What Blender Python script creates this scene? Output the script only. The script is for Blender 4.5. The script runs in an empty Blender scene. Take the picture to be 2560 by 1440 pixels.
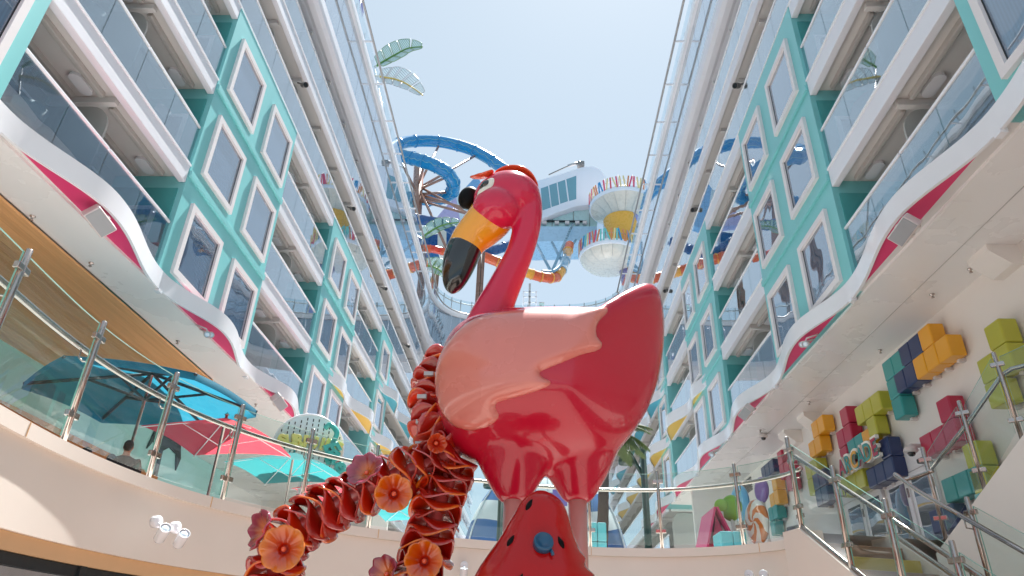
import bpy, bmesh, math, random
import numpy as np
from mathutils import Vector, Matrix
from mathutils.bvhtree import BVHTree
from mathutils.geometry import tessellate_polygon, delaunay_2d_cdt
random.seed(7)
sc = bpy.context.scene
C = sc.collection
R = math.radians

# ---------------------------------------------------------------- camera
FPX = 1707.0
_Y = np.array([52, -931, -FPX]); _Y /= np.linalg.norm(_Y)
_Z = np.array([105, 3150, -FPX]); _Z -= _Z.dot(_Y) * _Y; _Z /= np.linalg.norm(_Z)
_X = np.cross(_Y, _Z)
ROT = np.array([_X, _Y, _Z])
cam = bpy.data.cameras.new('camera'); cam.sensor_width = 36; cam.lens = 24.0
cam.clip_start = 0.05; cam.clip_end = 4000
camo = bpy.data.objects.new('camera', cam); C.objects.link(camo)
camo.matrix_world = Matrix([list(r) for r in ROT]).to_4x4()
sc.camera = camo

# ---------------------------------------------------------------- sky, sun, exposure
SUN_AZ, SUN_EL = 14.0, 66.0          # degrees right of the canyon axis, above the horizon
wd = bpy.data.worlds.new('World'); sc.world = wd; wd.use_nodes = True
nt = wd.node_tree; nt.nodes.clear()
sky = nt.nodes.new('ShaderNodeTexSky'); sky.sky_type = 'NISHITA'; sky.sun_disc = False
sky.sun_elevation = R(SUN_EL); sky.sun_rotation = R(SUN_AZ)
sky.air_density = 1.0; sky.dust_density = 0.7; sky.ozone_density = 2.5; sky.altitude = 0
bg = nt.nodes.new('ShaderNodeBackground'); bg.inputs[1].default_value = 0.07
wo = nt.nodes.new('ShaderNodeOutputWorld')
hz = nt.nodes.new('ShaderNodeMix'); hz.data_type = 'RGBA'; hz.inputs[0].default_value = 0.7
hz.inputs[7].default_value = (3.95, 4.7, 5.05, 1.0)      # even, thin summer haze over the whole sky
nt.links.new(sky.outputs[0], hz.inputs[6]); nt.links.new(hz.outputs[2], bg.inputs[0]); nt.links.new(bg.outputs[0], wo.inputs[0])
sl = bpy.data.lights.new('sun', 'SUN'); sl.energy = 5.0; sl.angle = R(0.6); sl.color = (1.0, 0.98, 0.95)
so = bpy.data.objects.new('sun', sl); C.objects.link(so)
tos = Vector((math.cos(R(SUN_EL)) * math.sin(R(SUN_AZ)), math.cos(R(SUN_EL)) * math.cos(R(SUN_AZ)), math.sin(R(SUN_EL))))
so.rotation_euler = tos.to_track_quat('Z', 'Y').to_euler(); so.location = (0, 0, 60)
vs = sc.view_settings; vs.view_transform = 'Standard'; vs.look = 'None'; vs.exposure = 1.34; vs.gamma = 1.0
vs.use_curve_mapping = False
sc.cycles.max_bounces = 10; sc.cycles.diffuse_bounces = 5; sc.cycles.glossy_bounces = 5
sc.cycles.transmission_bounces = 6; sc.cycles.transparent_max_bounces = 40
sc.cycles.use_denoising = True; sc.cycles.sample_clamp_indirect = 6.0
sc.cycles.caustics_reflective = True; sc.cycles.caustics_refractive = False; sc.cycles.blur_glossy = 0.6

# ---------------------------------------------------------------- helpers: a picture point on a plane of the place
def ray(x, y):
    return ROT @ np.array([x - 1280.0, -(y - 720.0), -FPX])
def onX(x, y, X): d = ray(x, y); return Vector(d * (X / d[0]))
def onY(x, y, Y): d = ray(x, y); return Vector(d * (Y / d[1]))
def onZ(x, y, Z): d = ray(x, y); return Vector(d * (Z / d[2]))

# ---------------------------------------------------------------- materials
def lin(h):
    h = h.lstrip('#'); o = []
    for i in (0, 2, 4):
        v = int(h[i:i+2], 16) / 255.0
        o.append(v / 12.92 if v <= 0.04045 else ((v + 0.055) / 1.055) ** 2.4)
    return (o[0], o[1], o[2], 1.0)
MATS = {}
def paint(name, col, rough=0.5, coat=0.0, metal=0.0, vary=0.05, scale=3.0, bump=0.0, bscale=40.0, spec=0.5, streak=False):
    m = bpy.data.materials.new(name); m.use_nodes = True
    t = m.node_tree; b = t.nodes['Principled BSDF']
    c = lin(col) if isinstance(col, str) else (*col, 1.0)
    b.inputs['Roughness'].default_value = rough; b.inputs['Metallic'].default_value = metal
    b.inputs['Coat Weight'].default_value = coat; b.inputs['Coat Roughness'].default_value = 0.04
    b.inputs['Specular IOR Level'].default_value = spec
    tc = t.nodes.new('ShaderNodeTexCoord')
    src = tc.outputs['Object']
    if streak:
        mp = t.nodes.new('ShaderNodeMapping'); mp.inputs['Scale'].default_value = (1.0, 1.0, 0.12)
        t.links.new(src, mp.inputs[0]); src = mp.outputs[0]
    n = t.nodes.new('ShaderNodeTexNoise'); n.inputs['Scale'].default_value = scale; n.inputs['Detail'].default_value = 5
    t.links.new(src, n.inputs['Vector'])
    mx = t.nodes.new('ShaderNodeMix'); mx.data_type = 'RGBA'
    mx.inputs[6].default_value = tuple(max(0, v * (1 - vary)) for v in c[:3]) + (1,)
    mx.inputs[7].default_value = tuple(min(1, v * (1 + vary)) for v in c[:3]) + (1,)
    t.links.new(n.outputs['Fac'], mx.inputs[0]); t.links.new(mx.outputs[2], b.inputs['Base Color'])
    rr = t.nodes.new('ShaderNodeMapRange'); rr.inputs[3].default_value = max(0, rough - 0.06); rr.inputs[4].default_value = min(1, rough + 0.06)
    t.links.new(n.outputs['Fac'], rr.inputs[0]); t.links.new(rr.outputs[0], b.inputs['Roughness'])
    if bump > 0:
        n2 = t.nodes.new('ShaderNodeTexNoise'); n2.inputs['Scale'].default_value = bscale; n2.inputs['Detail'].default_value = 3
        t.links.new(tc.outputs['Object'], n2.inputs['Vector'])
        bp = t.nodes.new('ShaderNodeBump'); bp.inputs['Strength'].default_value = bump; bp.inputs['Distance'].default_value = 0.02
        t.links.new(n2.outputs['Fac'], bp.inputs['Height']); t.links.new(bp.outputs[0], b.inputs['Normal'])
    MATS[name] = m
    return m
def glass(name, tint, f0=0.08, power=4.0, rough=0.0, ripple=0.0, rscale=1.5):
    """thin architectural sheet: clear with a mirror share that grows towards grazing angles"""
    m = bpy.data.materials.new(name); m.use_nodes = True; t = m.node_tree; t.nodes.clear()
    out = t.nodes.new('ShaderNodeOutputMaterial'); mix = t.nodes.new('ShaderNodeMixShader')
    tr = t.nodes.new('ShaderNodeBsdfTransparent'); tr.inputs[0].default_value = (*tint, 1)
    gl = t.nodes.new('ShaderNodeBsdfGlossy'); gl.inputs['Roughness'].default_value = rough; gl.inputs[0].default_value = (0.96, 0.98, 1, 1)
    lw = t.nodes.new('ShaderNodeLayerWeight'); lw.inputs[0].default_value = 0.5
    pw = t.nodes.new('ShaderNodeMath'); pw.operation = 'POWER'; pw.inputs[1].default_value = power
    ma = t.nodes.new('ShaderNodeMath'); ma.operation = 'MULTIPLY_ADD'; ma.inputs[1].default_value = 1 - f0; ma.inputs[2].default_value = f0
    t.links.new(lw.outputs['Facing'], pw.inputs[0]); t.links.new(pw.outputs[0], ma.inputs[0]); t.links.new(ma.outputs[0], mix.inputs[0])
    t.links.new(tr.outputs[0], mix.inputs[1]); t.links.new(gl.outputs[0], mix.inputs[2]); t.links.new(mix.outputs[0], out.inputs[0])
    if ripple > 0:
        tc = t.nodes.new('ShaderNodeTexCoord'); n = t.nodes.new('ShaderNodeTexNoise'); n.inputs['Scale'].default_value = rscale; n.inputs['Detail'].default_value = 1
        bp = t.nodes.new('ShaderNodeBump'); bp.inputs['Strength'].default_value = ripple; bp.inputs['Distance'].default_value = 0.02
        t.links.new(tc.outputs['Object'], n.inputs['Vector']); t.links.new(n.outputs['Fac'], bp.inputs['Height'])
        t.links.new(bp.outputs[0], gl.inputs['Normal'])
    MATS[name] = m
    return m
def pane(name, col, f0=0.2, power=3.0, ripple=0.12, rscale=0.9):
    """coated window glass seen from outside: dark room behind, strong mirror"""
    m = bpy.data.materials.new(name); m.use_nodes = True; t = m.node_tree; t.nodes.clear()
    out = t.nodes.new('ShaderNodeOutputMaterial'); mix = t.nodes.new('ShaderNodeMixShader')
    df = t.nodes.new('ShaderNodeBsdfPrincipled'); df.inputs['Base Color'].default_value = (*col, 1); df.inputs['Roughness'].default_value = 0.3
    tc = t.nodes.new('ShaderNodeTexCoord')
    wv = t.nodes.new('ShaderNodeTexWave'); wv.bands_direction = 'Y'; wv.inputs['Scale'].default_value = 5.0; wv.inputs['Distortion'].default_value = 0.6
    cr = t.nodes.new('ShaderNodeMix'); cr.data_type = 'RGBA'; cr.inputs[6].default_value = (*col, 1); cr.inputs[7].default_value = tuple(v * 1.3 for v in col) + (1,)
    t.links.new(tc.outputs['Object'], wv.inputs['Vector']); t.links.new(wv.outputs['Fac'], cr.inputs[0]); t.links.new(cr.outputs[2], df.inputs['Base Color'])
    gl = t.nodes.new('ShaderNodeBsdfGlossy'); gl.inputs['Roughness'].default_value = 0.01; gl.inputs[0].default_value = (0.92, 0.96, 1, 1)
    lw = t.nodes.new('ShaderNodeLayerWeight'); lw.inputs[0].default_value = 0.5
    pw = t.nodes.new('ShaderNodeMath'); pw.operation = 'POWER'; pw.inputs[1].default_value = power
    ma = t.nodes.new('ShaderNodeMath'); ma.operation = 'MULTIPLY_ADD'; ma.inputs[1].default_value = 1 - f0; ma.inputs[2].default_value = f0
    t.links.new(lw.outputs['Facing'], pw.inputs[0]); t.links.new(pw.outputs[0], ma.inputs[0]); t.links.new(ma.outputs[0], mix.inputs[0])
    t.links.new(df.outputs[0], mix.inputs[1]); t.links.new(gl.outputs[0], mix.inputs[2]); t.links.new(mix.outputs[0], out.inputs[0])
    n = t.nodes.new('ShaderNodeTexNoise'); n.inputs['Scale'].default_value = rscale; n.inputs['Detail'].default_value = 1
    bp = t.nodes.new('ShaderNodeBump'); bp.inputs['Strength'].default_value = ripple; bp.inputs['Distance'].default_value = 0.03
    t.links.new(tc.outputs['Object'], n.inputs['Vector']); t.links.new(n.outputs['Fac'], bp.inputs['Height']); t.links.new(bp.outputs[0], gl.inputs['Normal'])
    MATS[name] = m
    return m
paint('white', '#e6e6ec', 0.38, vary=0.03, scale=1.2, streak=True)
paint('white_gloss', '#ececf0', 0.22, coat=0.3, vary=0.02)
paint('soffit', '#d9d5d2', 0.42, vary=0.03, scale=0.7)
paint('ceiling_white', '#ece8e6', 0.28, vary=0.03, scale=0.7)
paint('balcony_beige', '#b8b3af', 0.5, vary=0.04, scale=1.0)
paint('divider_grey', '#aeaaa5', 0.45, vary=0.03)
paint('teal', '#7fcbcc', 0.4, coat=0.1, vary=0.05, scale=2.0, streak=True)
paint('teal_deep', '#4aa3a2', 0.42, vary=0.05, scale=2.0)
paint('frame', '#e8e2e2', 0.4, vary=0.03)
paint('magenta', '#dd3a72', 0.4, vary=0.04)
paint('yellow_fascia', '#f0c964', 0.4, vary=0.04)
paint('blue_fascia', '#5bb7d3', 0.4, vary=0.04)
paint('cream', '#efe6dc', 0.36, vary=0.04, scale=1.5)
paint('tan', '#dcb488', 0.5, vary=0.06, scale=4.0)
paint('wood', '#e0a268', 0.45, vary=0.16, scale=5.0)
paint('steel', '#b7aca6', 0.2, metal=1.0, vary=0.05, scale=8.0)
paint('pipe_grey', '#b8b4b2', 0.35, metal=0.4, vary=0.06)
paint('dark', '#20262a', 0.5)
paint('black_gloss', '#0a0809', 0.12, coat=1.0, vary=0.2)
paint('grey_metal', '#85827f', 0.5, metal=0.3)
paint('speaker_white', '#d8cdc9', 0.45)
paint('grille', '#9fa0a3', 0.6, bump=0.3, bscale=200)
paint('deck_grey', '#c0bdb9', 0.6, vary=0.1, bump=0.1)
paint('deck_floor', '#a3968d', 0.6, vary=0.1, bump=0.1)
paint('sea', '#2d5d7a', 0.15, vary=0.15, scale=0.05, bump=0.4, bscale=0.5)
paint('wall_white', '#ebe3dc', 0.5, vary=0.03, scale=0.8)
glass('balcony_glass', (0.70, 0.78, 0.82), f0=0.17, power=2.5, ripple=0.04)
glass('rail_glass', (0.90, 0.95, 0.94), f0=0.025, power=5.5, ripple=0.02)
glass('thin_glass', (0.86, 0.92, 0.94), f0=0.06, power=4.0)
paint('glass_edge', '#7fb5a8', 0.15, coat=0.5)
pane('window_pane', (0.03, 0.065, 0.12), f0=0.17, power=2.6)
pane('tower_glass', (0.06, 0.26, 0.33), f0=0.12, power=3.0, ripple=0.02)
pane('gallery_glass', (0.05, 0.11, 0.17), f0=0.3, power=2.4, ripple=0.02)
pane('door_glass', (0.03, 0.05, 0.07), f0=0.3, power=3.0, ripple=0.08)

# ---------------------------------------------------------------- mesh helpers
WM = {}
def link(name, me, mat, parent=None, M=None):
    o = bpy.data.objects.new(name, me)
    if mat is not None and len(me.materials) == 0:
        me.materials.append(MATS[mat] if isinstance(mat, str) else mat)
    M = M if M is not None else Matrix.Identity(4)
    C.objects.link(o)
    if parent is not None:
        o.parent = parent; o.matrix_parent_inverse = WM[parent.name].inverted()
    o.matrix_basis = M
    WM[o.name] = M.copy()
    return o
def empty(name, loc=(0, 0, 0), rz=0.0):
    o = bpy.data.objects.new(name, None); C.objects.link(o); o.empty_display_size = 0.2
    M = Matrix.Translation(loc) @ Matrix.Rotation(rz, 4, 'Z')
    o.matrix_basis = M; WM[o.name] = M.copy()
    return o
def tag(o, label, cat, group=None):
    o['label'] = label; o['category'] = cat
    if group: o['group'] = group
    return o
def thing(name, label, cat, loc=(0, 0, 0), rz=0.0, group=None):
    return tag(empty(name, loc, rz), label, cat, group)
def kind(o, k): o['kind'] = k; return o
def bm_mesh(bm, name='m', smooth=False):
    bmesh.ops.recalc_face_normals(bm, faces=bm.faces)
    me = bpy.data.meshes.new(name); bm.to_mesh(me); bm.free()
    if smooth:
        for p in me.polygons: p.use_smooth = True
    return me
def raw_mesh(v, f, name='m', smooth=False, recalc=True):
    bm = bmesh.new(); vs_ = [bm.verts.new(p) for p in v]
    for q in f:
        try: bm.faces.new([vs_[i] for i in q])
        except ValueError: pass
    if not recalc:
        me = bpy.data.meshes.new(name); bm.to_mesh(me); bm.free()
        if smooth:
            for p in me.polygons: p.use_smooth = True
        return me
    return bm_mesh(bm, name, smooth)
BOX = {}
def box_mesh(dx, dy, dz, mat, bevel=0.0):
    k = (round(dx, 4), round(dy, 4), round(dz, 4), mat, bevel)
    if k not in BOX:
        bm = bmesh.new(); bmesh.ops.create_cube(bm, size=1.0)
        for v in bm.verts: v.co = Vector((v.co.x * dx, v.co.y * dy, v.co.z * dz))
        if bevel > 0: bmesh.ops.bevel(bm, geom=bm.edges[:], offset=bevel, segments=2, affect='EDGES', profile=0.5)
        me = bm_mesh(bm, 'box'); me.materials.append(MATS[mat]); BOX[k] = me
    return BOX[k]
def box(name, x, y, z, mat, parent=None, bevel=0.0):
    me = box_mesh(abs(x[1]-x[0]), abs(y[1]-y[0]), abs(z[1]-z[0]), mat, bevel)
    return link(name, me, None, parent, Matrix.Translation(((x[0]+x[1])/2, (y[0]+y[1])/2, (z[0]+z[1])/2)))
def obox(name, size, M, mat, parent=None, bevel=0.0):
    return link(name, box_mesh(*size, mat, bevel), None, parent, M)
def tube_mesh(pts, rad, seg=10, caps=True, closed=False, squash=None, up=None):
    pts = [Vector(p) for p in pts]; n = len(pts)
    rad = rad if isinstance(rad, (list, tuple)) else [rad] * n
    bm = bmesh.new(); rings = []
    prev = None
    for i, p in enumerate(pts):
        if closed: t = pts[(i+1) % n] - pts[i-1]
        else: t = pts[min(i+1, n-1)] - pts[max(i-1, 0)]
        t.normalize()
        if up is not None:
            a = Vector(up); a = (a - t * a.dot(t)).normalized()
        elif prev is None:
            a = Vector((0, 0, 1)) if abs(t.z) < 0.9 else Vector((1, 0, 0)); a = (a - t * a.dot(t)).normalized()
        else:
            a = (prev - t * prev.dot(t)).normalized()
        prev = a; b = t.cross(a)
        sq = 1.0 if squash is None else (squash[i] if isinstance(squash, (list, tuple)) else squash)
        rings.append([bm.verts.new(p + (a * math.cos(2*math.pi*k/seg) * sq + b * math.sin(2*math.pi*k/seg)) * rad[i]) for k in range(seg)])
    for i in range(n if closed else n - 1):
        q, r = rings[i], rings[(i+1) % n]
        for k in range(seg): bm.faces.new((q[k], q[(k+1) % seg], r[(k+1) % seg], r[k]))
    if caps and not closed:
        bm.faces.new(rings[0][::-1]); bm.faces.new(rings[-1])
    return bm_mesh(bm, 'tube', True)
def tube(name, pts, rad, mat, parent=None, seg=10, **k):
    return link(name, tube_mesh(pts, rad, seg, **k), mat, parent)
def catmull(P, n=8, closed=False):
    P = [Vector(p) for p in P]; out = []; m = len(P)
    rng = range(m) if closed else range(m - 1)
    for i in rng:
        if closed: a, b, c, d = P[i-1], P[i], P[(i+1) % m], P[(i+2) % m]
        else: a, b, c, d = P[max(i-1, 0)], P[i], P[i+1], P[min(i+2, m-1)]
        for k in range(n):
            t = k / n
            out.append(0.5 * ((2*b) + (c-a)*t + (2*a-5*b+4*c-d)*t*t + (3*b-a-3*c+d)*t**3))
    if not closed: out.append(P[-1].copy())
    return out
def prism_mesh(poly, axis_pt, ax, th, name='prism', smooth=False):
    """poly: list of 3D points (planar outline); ax: unit thickness direction; th: thickness"""
    ax = Vector(ax); n = len(poly)
    v = [Vector(p) for p in poly] + [Vector(p) + ax * th for p in poly]
    f = [list(range(n))[::-1], list(range(n, 2*n))] + [[i, (i+1) % n, n + (i+1) % n, n + i] for i in range(n)]
    return raw_mesh(v, f, name, smooth)
def prism(name, poly, ax, th, mat, parent=None):
    return link(name, prism_mesh(poly, None, ax, th), mat, parent)
def lathe_mesh(prof, seg=24, M=None):
    bm = bmesh.new(); rings = []
    for r, z in prof:
        rings.append([bm.verts.new((r*math.cos(2*math.pi*k/seg), r*math.sin(2*math.pi*k/seg), z)) for k in range(seg)])
    for a, b in zip(rings, rings[1:]):
        for k in range(seg): bm.faces.new((a[k], a[(k+1) % seg], b[(k+1) % seg], b[k]))
    if prof[0][0] > 1e-4: bm.faces.new(rings[0][::-1])
    if prof[-1][0] > 1e-4: bm.faces.new(rings[-1])
    bmesh.ops.remove_doubles(bm, verts=bm.verts, dist=1e-5)
    if M is not None: bm.transform(M)
    return bm_mesh(bm, 'lathe', True)
def merge_meshes(meshes):
    bm = bmesh.new()
    for m in meshes: bm.from_mesh(m)
    me = bpy.data.meshes.new('merged'); bm.to_mesh(me); bm.free()
    return me
def fuse(meshes, voxel, smooth=8, fac=0.5):
    """one continuous skin over overlapping solids"""
    me = merge_meshes(meshes); o = bpy.data.objects.new('tmp', me); C.objects.link(o)
    r = o.modifiers.new('r', 'REMESH'); r.mode = 'VOXEL'; r.voxel_size = voxel; r.use_smooth_shade = True
    s = o.modifiers.new('s', 'SMOOTH'); s.iterations = smooth; s.factor = fac
    dg = bpy.context.evaluated_depsgraph_get()
    out = bpy.data.meshes.new_from_object(o.evaluated_get(dg))
    bpy.data.objects.remove(o); bpy.data.meshes.remove(me)
    out.materials.clear()
    for p in out.polygons: p.use_smooth = True
    return out
def text_mesh(body, size, extrude, bevel=0.0, shear=0.0, align='CENTER'):
    cu = bpy.data.curves.new('txt', 'FONT'); cu.body = body; cu.size = size; cu.extrude = extrude; cu.bevel_depth = bevel
    cu.align_x = align; cu.align_y = 'CENTER'; cu.shear = shear; cu.resolution_u = 4; cu.offset = 0.012
    o = bpy.data.objects.new('tmp', cu); C.objects.link(o)
    dg = bpy.context.evaluated_depsgraph_get()
    me = bpy.data.meshes.new_from_object(o.evaluated_get(dg))
    bpy.data.objects.remove(o); me.materials.clear()
    return me
def crisp(o, ang=40):
    o.data.set_sharp_from_angle(angle=R(ang)); return o
def wood_mat(name, c0, c1):
    m = bpy.data.materials.new(name); m.use_nodes = True; t = m.node_tree; b = t.nodes['Principled BSDF']; b.inputs['Roughness'].default_value = 0.4
    tc = t.nodes.new('ShaderNodeTexCoord'); oi = t.nodes.new('ShaderNodeObjectInfo'); mp = t.nodes.new('ShaderNodeMapping'); mp.inputs['Scale'].default_value = (26, 0.7, 8)
    av = t.nodes.new('ShaderNodeVectorMath'); av.operation = 'ADD'
    n = t.nodes.new('ShaderNodeTexNoise'); n.inputs['Scale'].default_value = 1.0; n.inputs['Detail'].default_value = 6
    ad = t.nodes.new('ShaderNodeMath'); ad.operation = 'MULTIPLY_ADD'; ad.inputs[1].default_value = 0.45; ad.use_clamp = True
    mx = t.nodes.new('ShaderNodeMix'); mx.data_type = 'RGBA'; mx.inputs[6].default_value = lin(c0); mx.inputs[7].default_value = lin(c1)
    t.links.new(tc.outputs['Object'], av.inputs[0]); t.links.new(oi.outputs['Location'], av.inputs[1]); t.links.new(av.outputs[0], mp.inputs[0]); t.links.new(mp.outputs[0], n.inputs['Vector'])
    t.links.new(oi.outputs['Random'], ad.inputs[0]); t.links.new(n.outputs['Fac'], ad.inputs[2]); t.links.new(ad.outputs[0], mx.inputs[0]); t.links.new(mx.outputs[2], b.inputs['Base Color'])
    MATS[name] = m
wood_mat('wood', '#b97a42', '#e6ab72')
def smooth01(t): t = max(0, min(1, t)); return t*t*(3-2*t)
def frame_M(origin, xax, yax, zax):
    m = Matrix.Identity(4)
    for i, a in enumerate((xax, yax, zax)):
        a = Vector(a).normalized()
        for k in range(3): m[k][i] = a[k]
    for k in range(3): m[k][3] = origin[k]
    return m
def copy_tree(o, M, parent=None):
    c = o.copy(); C.objects.link(c)
    if parent is None: c.matrix_basis = M; WM[c.name] = M.copy()
    else: c.parent = parent
    for ch in list(o.children): copy_tree(ch, M, c)
    return c
# ================================================================ THE SETTING
FL = [7.2, 9.95, 12.7, 15.42, 18.15]           # finished floors of the five cabin decks
kind(link('sea', raw_mesh([(-1500, -600, -14), (1500, -600, -14), (1500, 3000, -14), (-1500, 3000, -14)], [(0, 1, 2, 3)]), 'sea'), 'structure')
kind(link('plaza_ground', raw_mesh([(-30, -20, -1.6), (30, -20, -1.6), (30, 95, -1.6), (-30, 95, -1.6)], [(0, 1, 2, 3)]), 'deck_floor'), 'structure')

# ---------------------------------------------------------------- cabin buildings
def wavev(y):
    u = ((y - 9.85) / 5.12) % 1.0
    return 0.5 + 0.5 * math.cos(math.pi * u / 0.57) if u < 0.57 else 0.5 - 0.5 * math.cos(math.pi * (u - 0.57) / 0.43)
def divider_mesh(depth, h, th):
    p = [(0, 0), (depth, 0), (depth, h - 0.55)]
    for k in range(1, 7):
        a = math.pi / 2 * k / 6
        p.append((depth - 0.45 + 0.45 * math.cos(a), h - 0.55 + 0.55 * math.sin(a)))
    p.append((0, h))
    return p
DIVM = {}
def building(s, W, label):
    t = thing('cabin_building', label, 'building', (s * (W + 1), 30, -1.6))
    X = lambda d: s * (W + d)
    def bx(name, d, y, z, mat, bevel=0.0, parent=None):
        return box(name, (X(d[0]), X(d[1])), y, z, mat, parent or t, bevel)
    if s not in DIVM:
        pr = divider_mesh(1.42, 2.12, 0.05)
        DIVM[s] = prism_mesh([(-s * a, 0, b) for a, b in pr], None, (0, 1, 0), 0.05)
        DIVM[s].materials.append(MATS['divider_grey'])
    def divider(y, F):
        link('divider', DIVM[s], None, t, Matrix.Translation((X(1.68), y - 0.025, F + 0.1)))
    def rails(y0, y1, F):
        n = max(1, round((y1 - y0) / 2.5)); w = (y1 - y0) / n
        for i in range(n):
            a = y0 + i * w
            bx('handrail', (0.02, 0.085), (a + 0.012, a + w - 0.012), (F + 1.13, F + 1.19), 'white_gloss', 0.012)
        n = max(1, round((y1 - y0) / 1.25)); w = (y1 - y0) / n
        for i in range(n):
            a = y0 + i * w
            bx('balcony_glass', (0.045, 0.06), (a + 0.009, a + w - 0.009), (F + 0.04, F + 1.12), 'balcony_glass')
    def lamp(y, z):
        pr = [(0.13*math.cos(a) * (1 if True else 1), (0.16 if math.sin(a) > 0 else -0.16) + 0.13*math.sin(a)) for a in [2*math.pi*k/16 for k in range(16)]]
        if 'L' not in DIVM:
            DIVM['L'] = prism_mesh([(a, b, 0) for a, b in pr], None, (0, 0, -1), 0.07); DIVM['L'].materials.append(MATS['white_gloss'])
        link('ceiling_lamp', DIVM['L'], None, t, Matrix.Translation((X(0.75), y, z)))
    def balcony(y0, y1, F, Z1, deck, near):
        """open balconies between two floors; F floor, Z1 underside of the slab above"""
        rails(y0, y1, F)
        n = max(1, round((y1 - y0) / 2.5)); w = (y1 - y0) / n
        for i in range(n):
            yc = y0 + i * w
            if i > 0 or deck >= 3 or y0 > 36: divider(yc, F)
            if i > 0 or deck >= 3: bx('ceiling_beam', (0.25, 1.68), (yc - 0.07, yc + 0.07), (Z1 - 0.16, Z1 - 0.002), 'soffit', 0.015)
            if near:
                for d in (0.42, 1.05):
                    bx('ceiling_rib', (d, d + 0.11), (yc + 0.16, yc + w - 0.16), (Z1 - 0.13, Z1 - 0.002), 'balcony_beige', 0.02)
                lamp(yc + w - 0.45, Z1 - 0.001)
                dn = bx('balcony_door', (1.645, 1.688), (yc + 0.35, yc + w - 0.35), (F + 0.06, F + 2.1), 'frame', 0.01)
                mid = yc + w / 2
                for a, b in ((yc + 0.43, mid - 0.04), (mid + 0.04, yc + w - 0.43)):
                    bx('door_pane', (1.63, 1.642), (a, b), (F + 0.16, F + 2.02), 'door_glass', parent=dn)
    def slab(y0, y1, F, front='white'):
        bx('slab', (0.0, 1.9), (y0 + 0.004, y1 - 0.004), (F - 0.03 if front is None else F - 0.30, F + 0.015), 'soffit')
        if front is not None: bx('slab_fascia', (-0.02, 0.14), (y0 + 0.004, y1 - 0.004), (F - 0.47, F + 0.035), front, 0.012)
        bx('drip_lip', (-0.045, -0.018), (y0 + 0.004, y1 - 0.004), (F - 0.015, F + 0.03), 'white_gloss')
    bays = [(2.5, 7.5, 'T'), (7.5, 12.5, 'B'), (12.5, 17.5, 'T'), (17.5, 22.5, 'B'), (22.5, 27.5, 'T'), (27.5, 32.5, 'B'), (32.5, 35.5, 'T')]
    y = 35.5
    while y < 59: bays.append((y, y + 5, 'B')); y += 5
    YE = bays[-1][1]
    def window(ya, yb, z0, z1):
        w = 0.15
        v = []; f = []
        # mitred picture frame standing proud of the panel
        o = [(ya, z0), (yb, z0), (yb, z1), (ya, z1)]; i_ = [(ya + w, z0 + w), (yb - w, z0 + w), (yb - w, z1 - w), (ya + w, z1 - w)]
        for d, P_ in ((-0.115, o), (-0.115, i_), (-0.02, o), (-0.04, i_)):
            v += [(X(d), a, b) for a, b in P_]
        for k in range(4):
            q = (k + 1) % 4
            f += [(k, q, 4 + q, 4 + k), (k, q, 8 + q, 8 + k), (4 + k, 4 + q, 12 + q, 12 + k)]
        wf = link('window', raw_mesh(v, f), 'frame', t)
        bx('pane', (-0.052, -0.04), (ya + w, yb - w), (z0 + w, z1 - w), 'window_pane', parent=wf)
        bx('gasket', (-0.058, -0.05), (yb - w - 0.022, yb - w), (z0 + w, z1 - w), 'dark', parent=wf)
    for (y0, y1, k) in bays:
        for dk in range(3):
            F = FL[dk]; Z1 = FL[dk + 1] - 0.302
            if k == 'B':
                if dk > 0: slab(y0, y1, F)
                balcony(y0, y1, F, Z1, dk, y0 < 30)
            else:
                zt = FL[dk + 1] - 0.08 if dk < 2 else FL[3] - 0.035
                zb = F - 0.08 if dk else 6.84
                bx('teal_panel', (-0.03, 1.72), (y0, y1), (zb, zt), 'teal', 0.0)
                if dk < 2: bx('panel_ledge', (-0.09, -0.028), (y0 + 0.003, y1 - 0.003), (zt - 0.20, zt - 0.03), 'teal', 0.012)
                zw = F + 0.13
                ws = [(y0 + 0.43, y0 + 2.17), (y0 + 2.93, y0 + 4.67)] if y1 - y0 > 4 else [(y0 + 0.45, y0 + 2.2)]
                for a, b in ws: window(a, b, zw, zw + 1.87)
                # window let into the return wall that closes the balcony
                if y0 > 10 and y0 < 30:
                    rw = box('return_window', (X(0.42), X(1.12)), (y0 - 0.045, y0 - 0.002), (F + 0.45, F + 1.6), 'frame', t, 0.01)
                    box('pane', (X(0.54), X(1.0)), (y0 - 0.056, y0 - 0.047), (F + 0.57, F + 1.48), 'door_glass', rw)
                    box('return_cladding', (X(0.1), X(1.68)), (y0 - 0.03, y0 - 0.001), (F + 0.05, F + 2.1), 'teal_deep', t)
        for dk in (3, 4):
            F = FL[dk]; Z1 = (FL[4] if dk == 3 else 20.6) - 0.302
            slab(y0, y1, F, None if (dk == 3 and k == 'T') else 'white'); balcony(y0, y1, F, Z1, dk, False)
        if y0 > 35:
            slab(y0, y1, FL[0])
            for F in (4.45, 1.7): slab(y0, y1, F); balcony(y0, y1, F, F + 2.45, 3, False)
    slab(27.5, 32.5, 4.45) if False else None
    # cabin back walls, roof slab and gutter
    for F, Z1, ya in [(FL[0], FL[1] - 0.3, 2.5), (FL[1], FL[2] - 0.3, 2.5), (FL[2], FL[3] - 0.3, 2.5), (FL[3], FL[4] - 0.3, 2.5), (FL[4], 20.4, 2.5)]:
        bx('cabin_wall', (1.69, 1.9), (ya, YE), (F + 0.002, Z1), 'balcony_beige')
    for F in (4.45, 1.7): bx('cabin_wall', (1.69, 1.9), (35.5, YE), (F, F + 2.45), 'balcony_beige')
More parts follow.
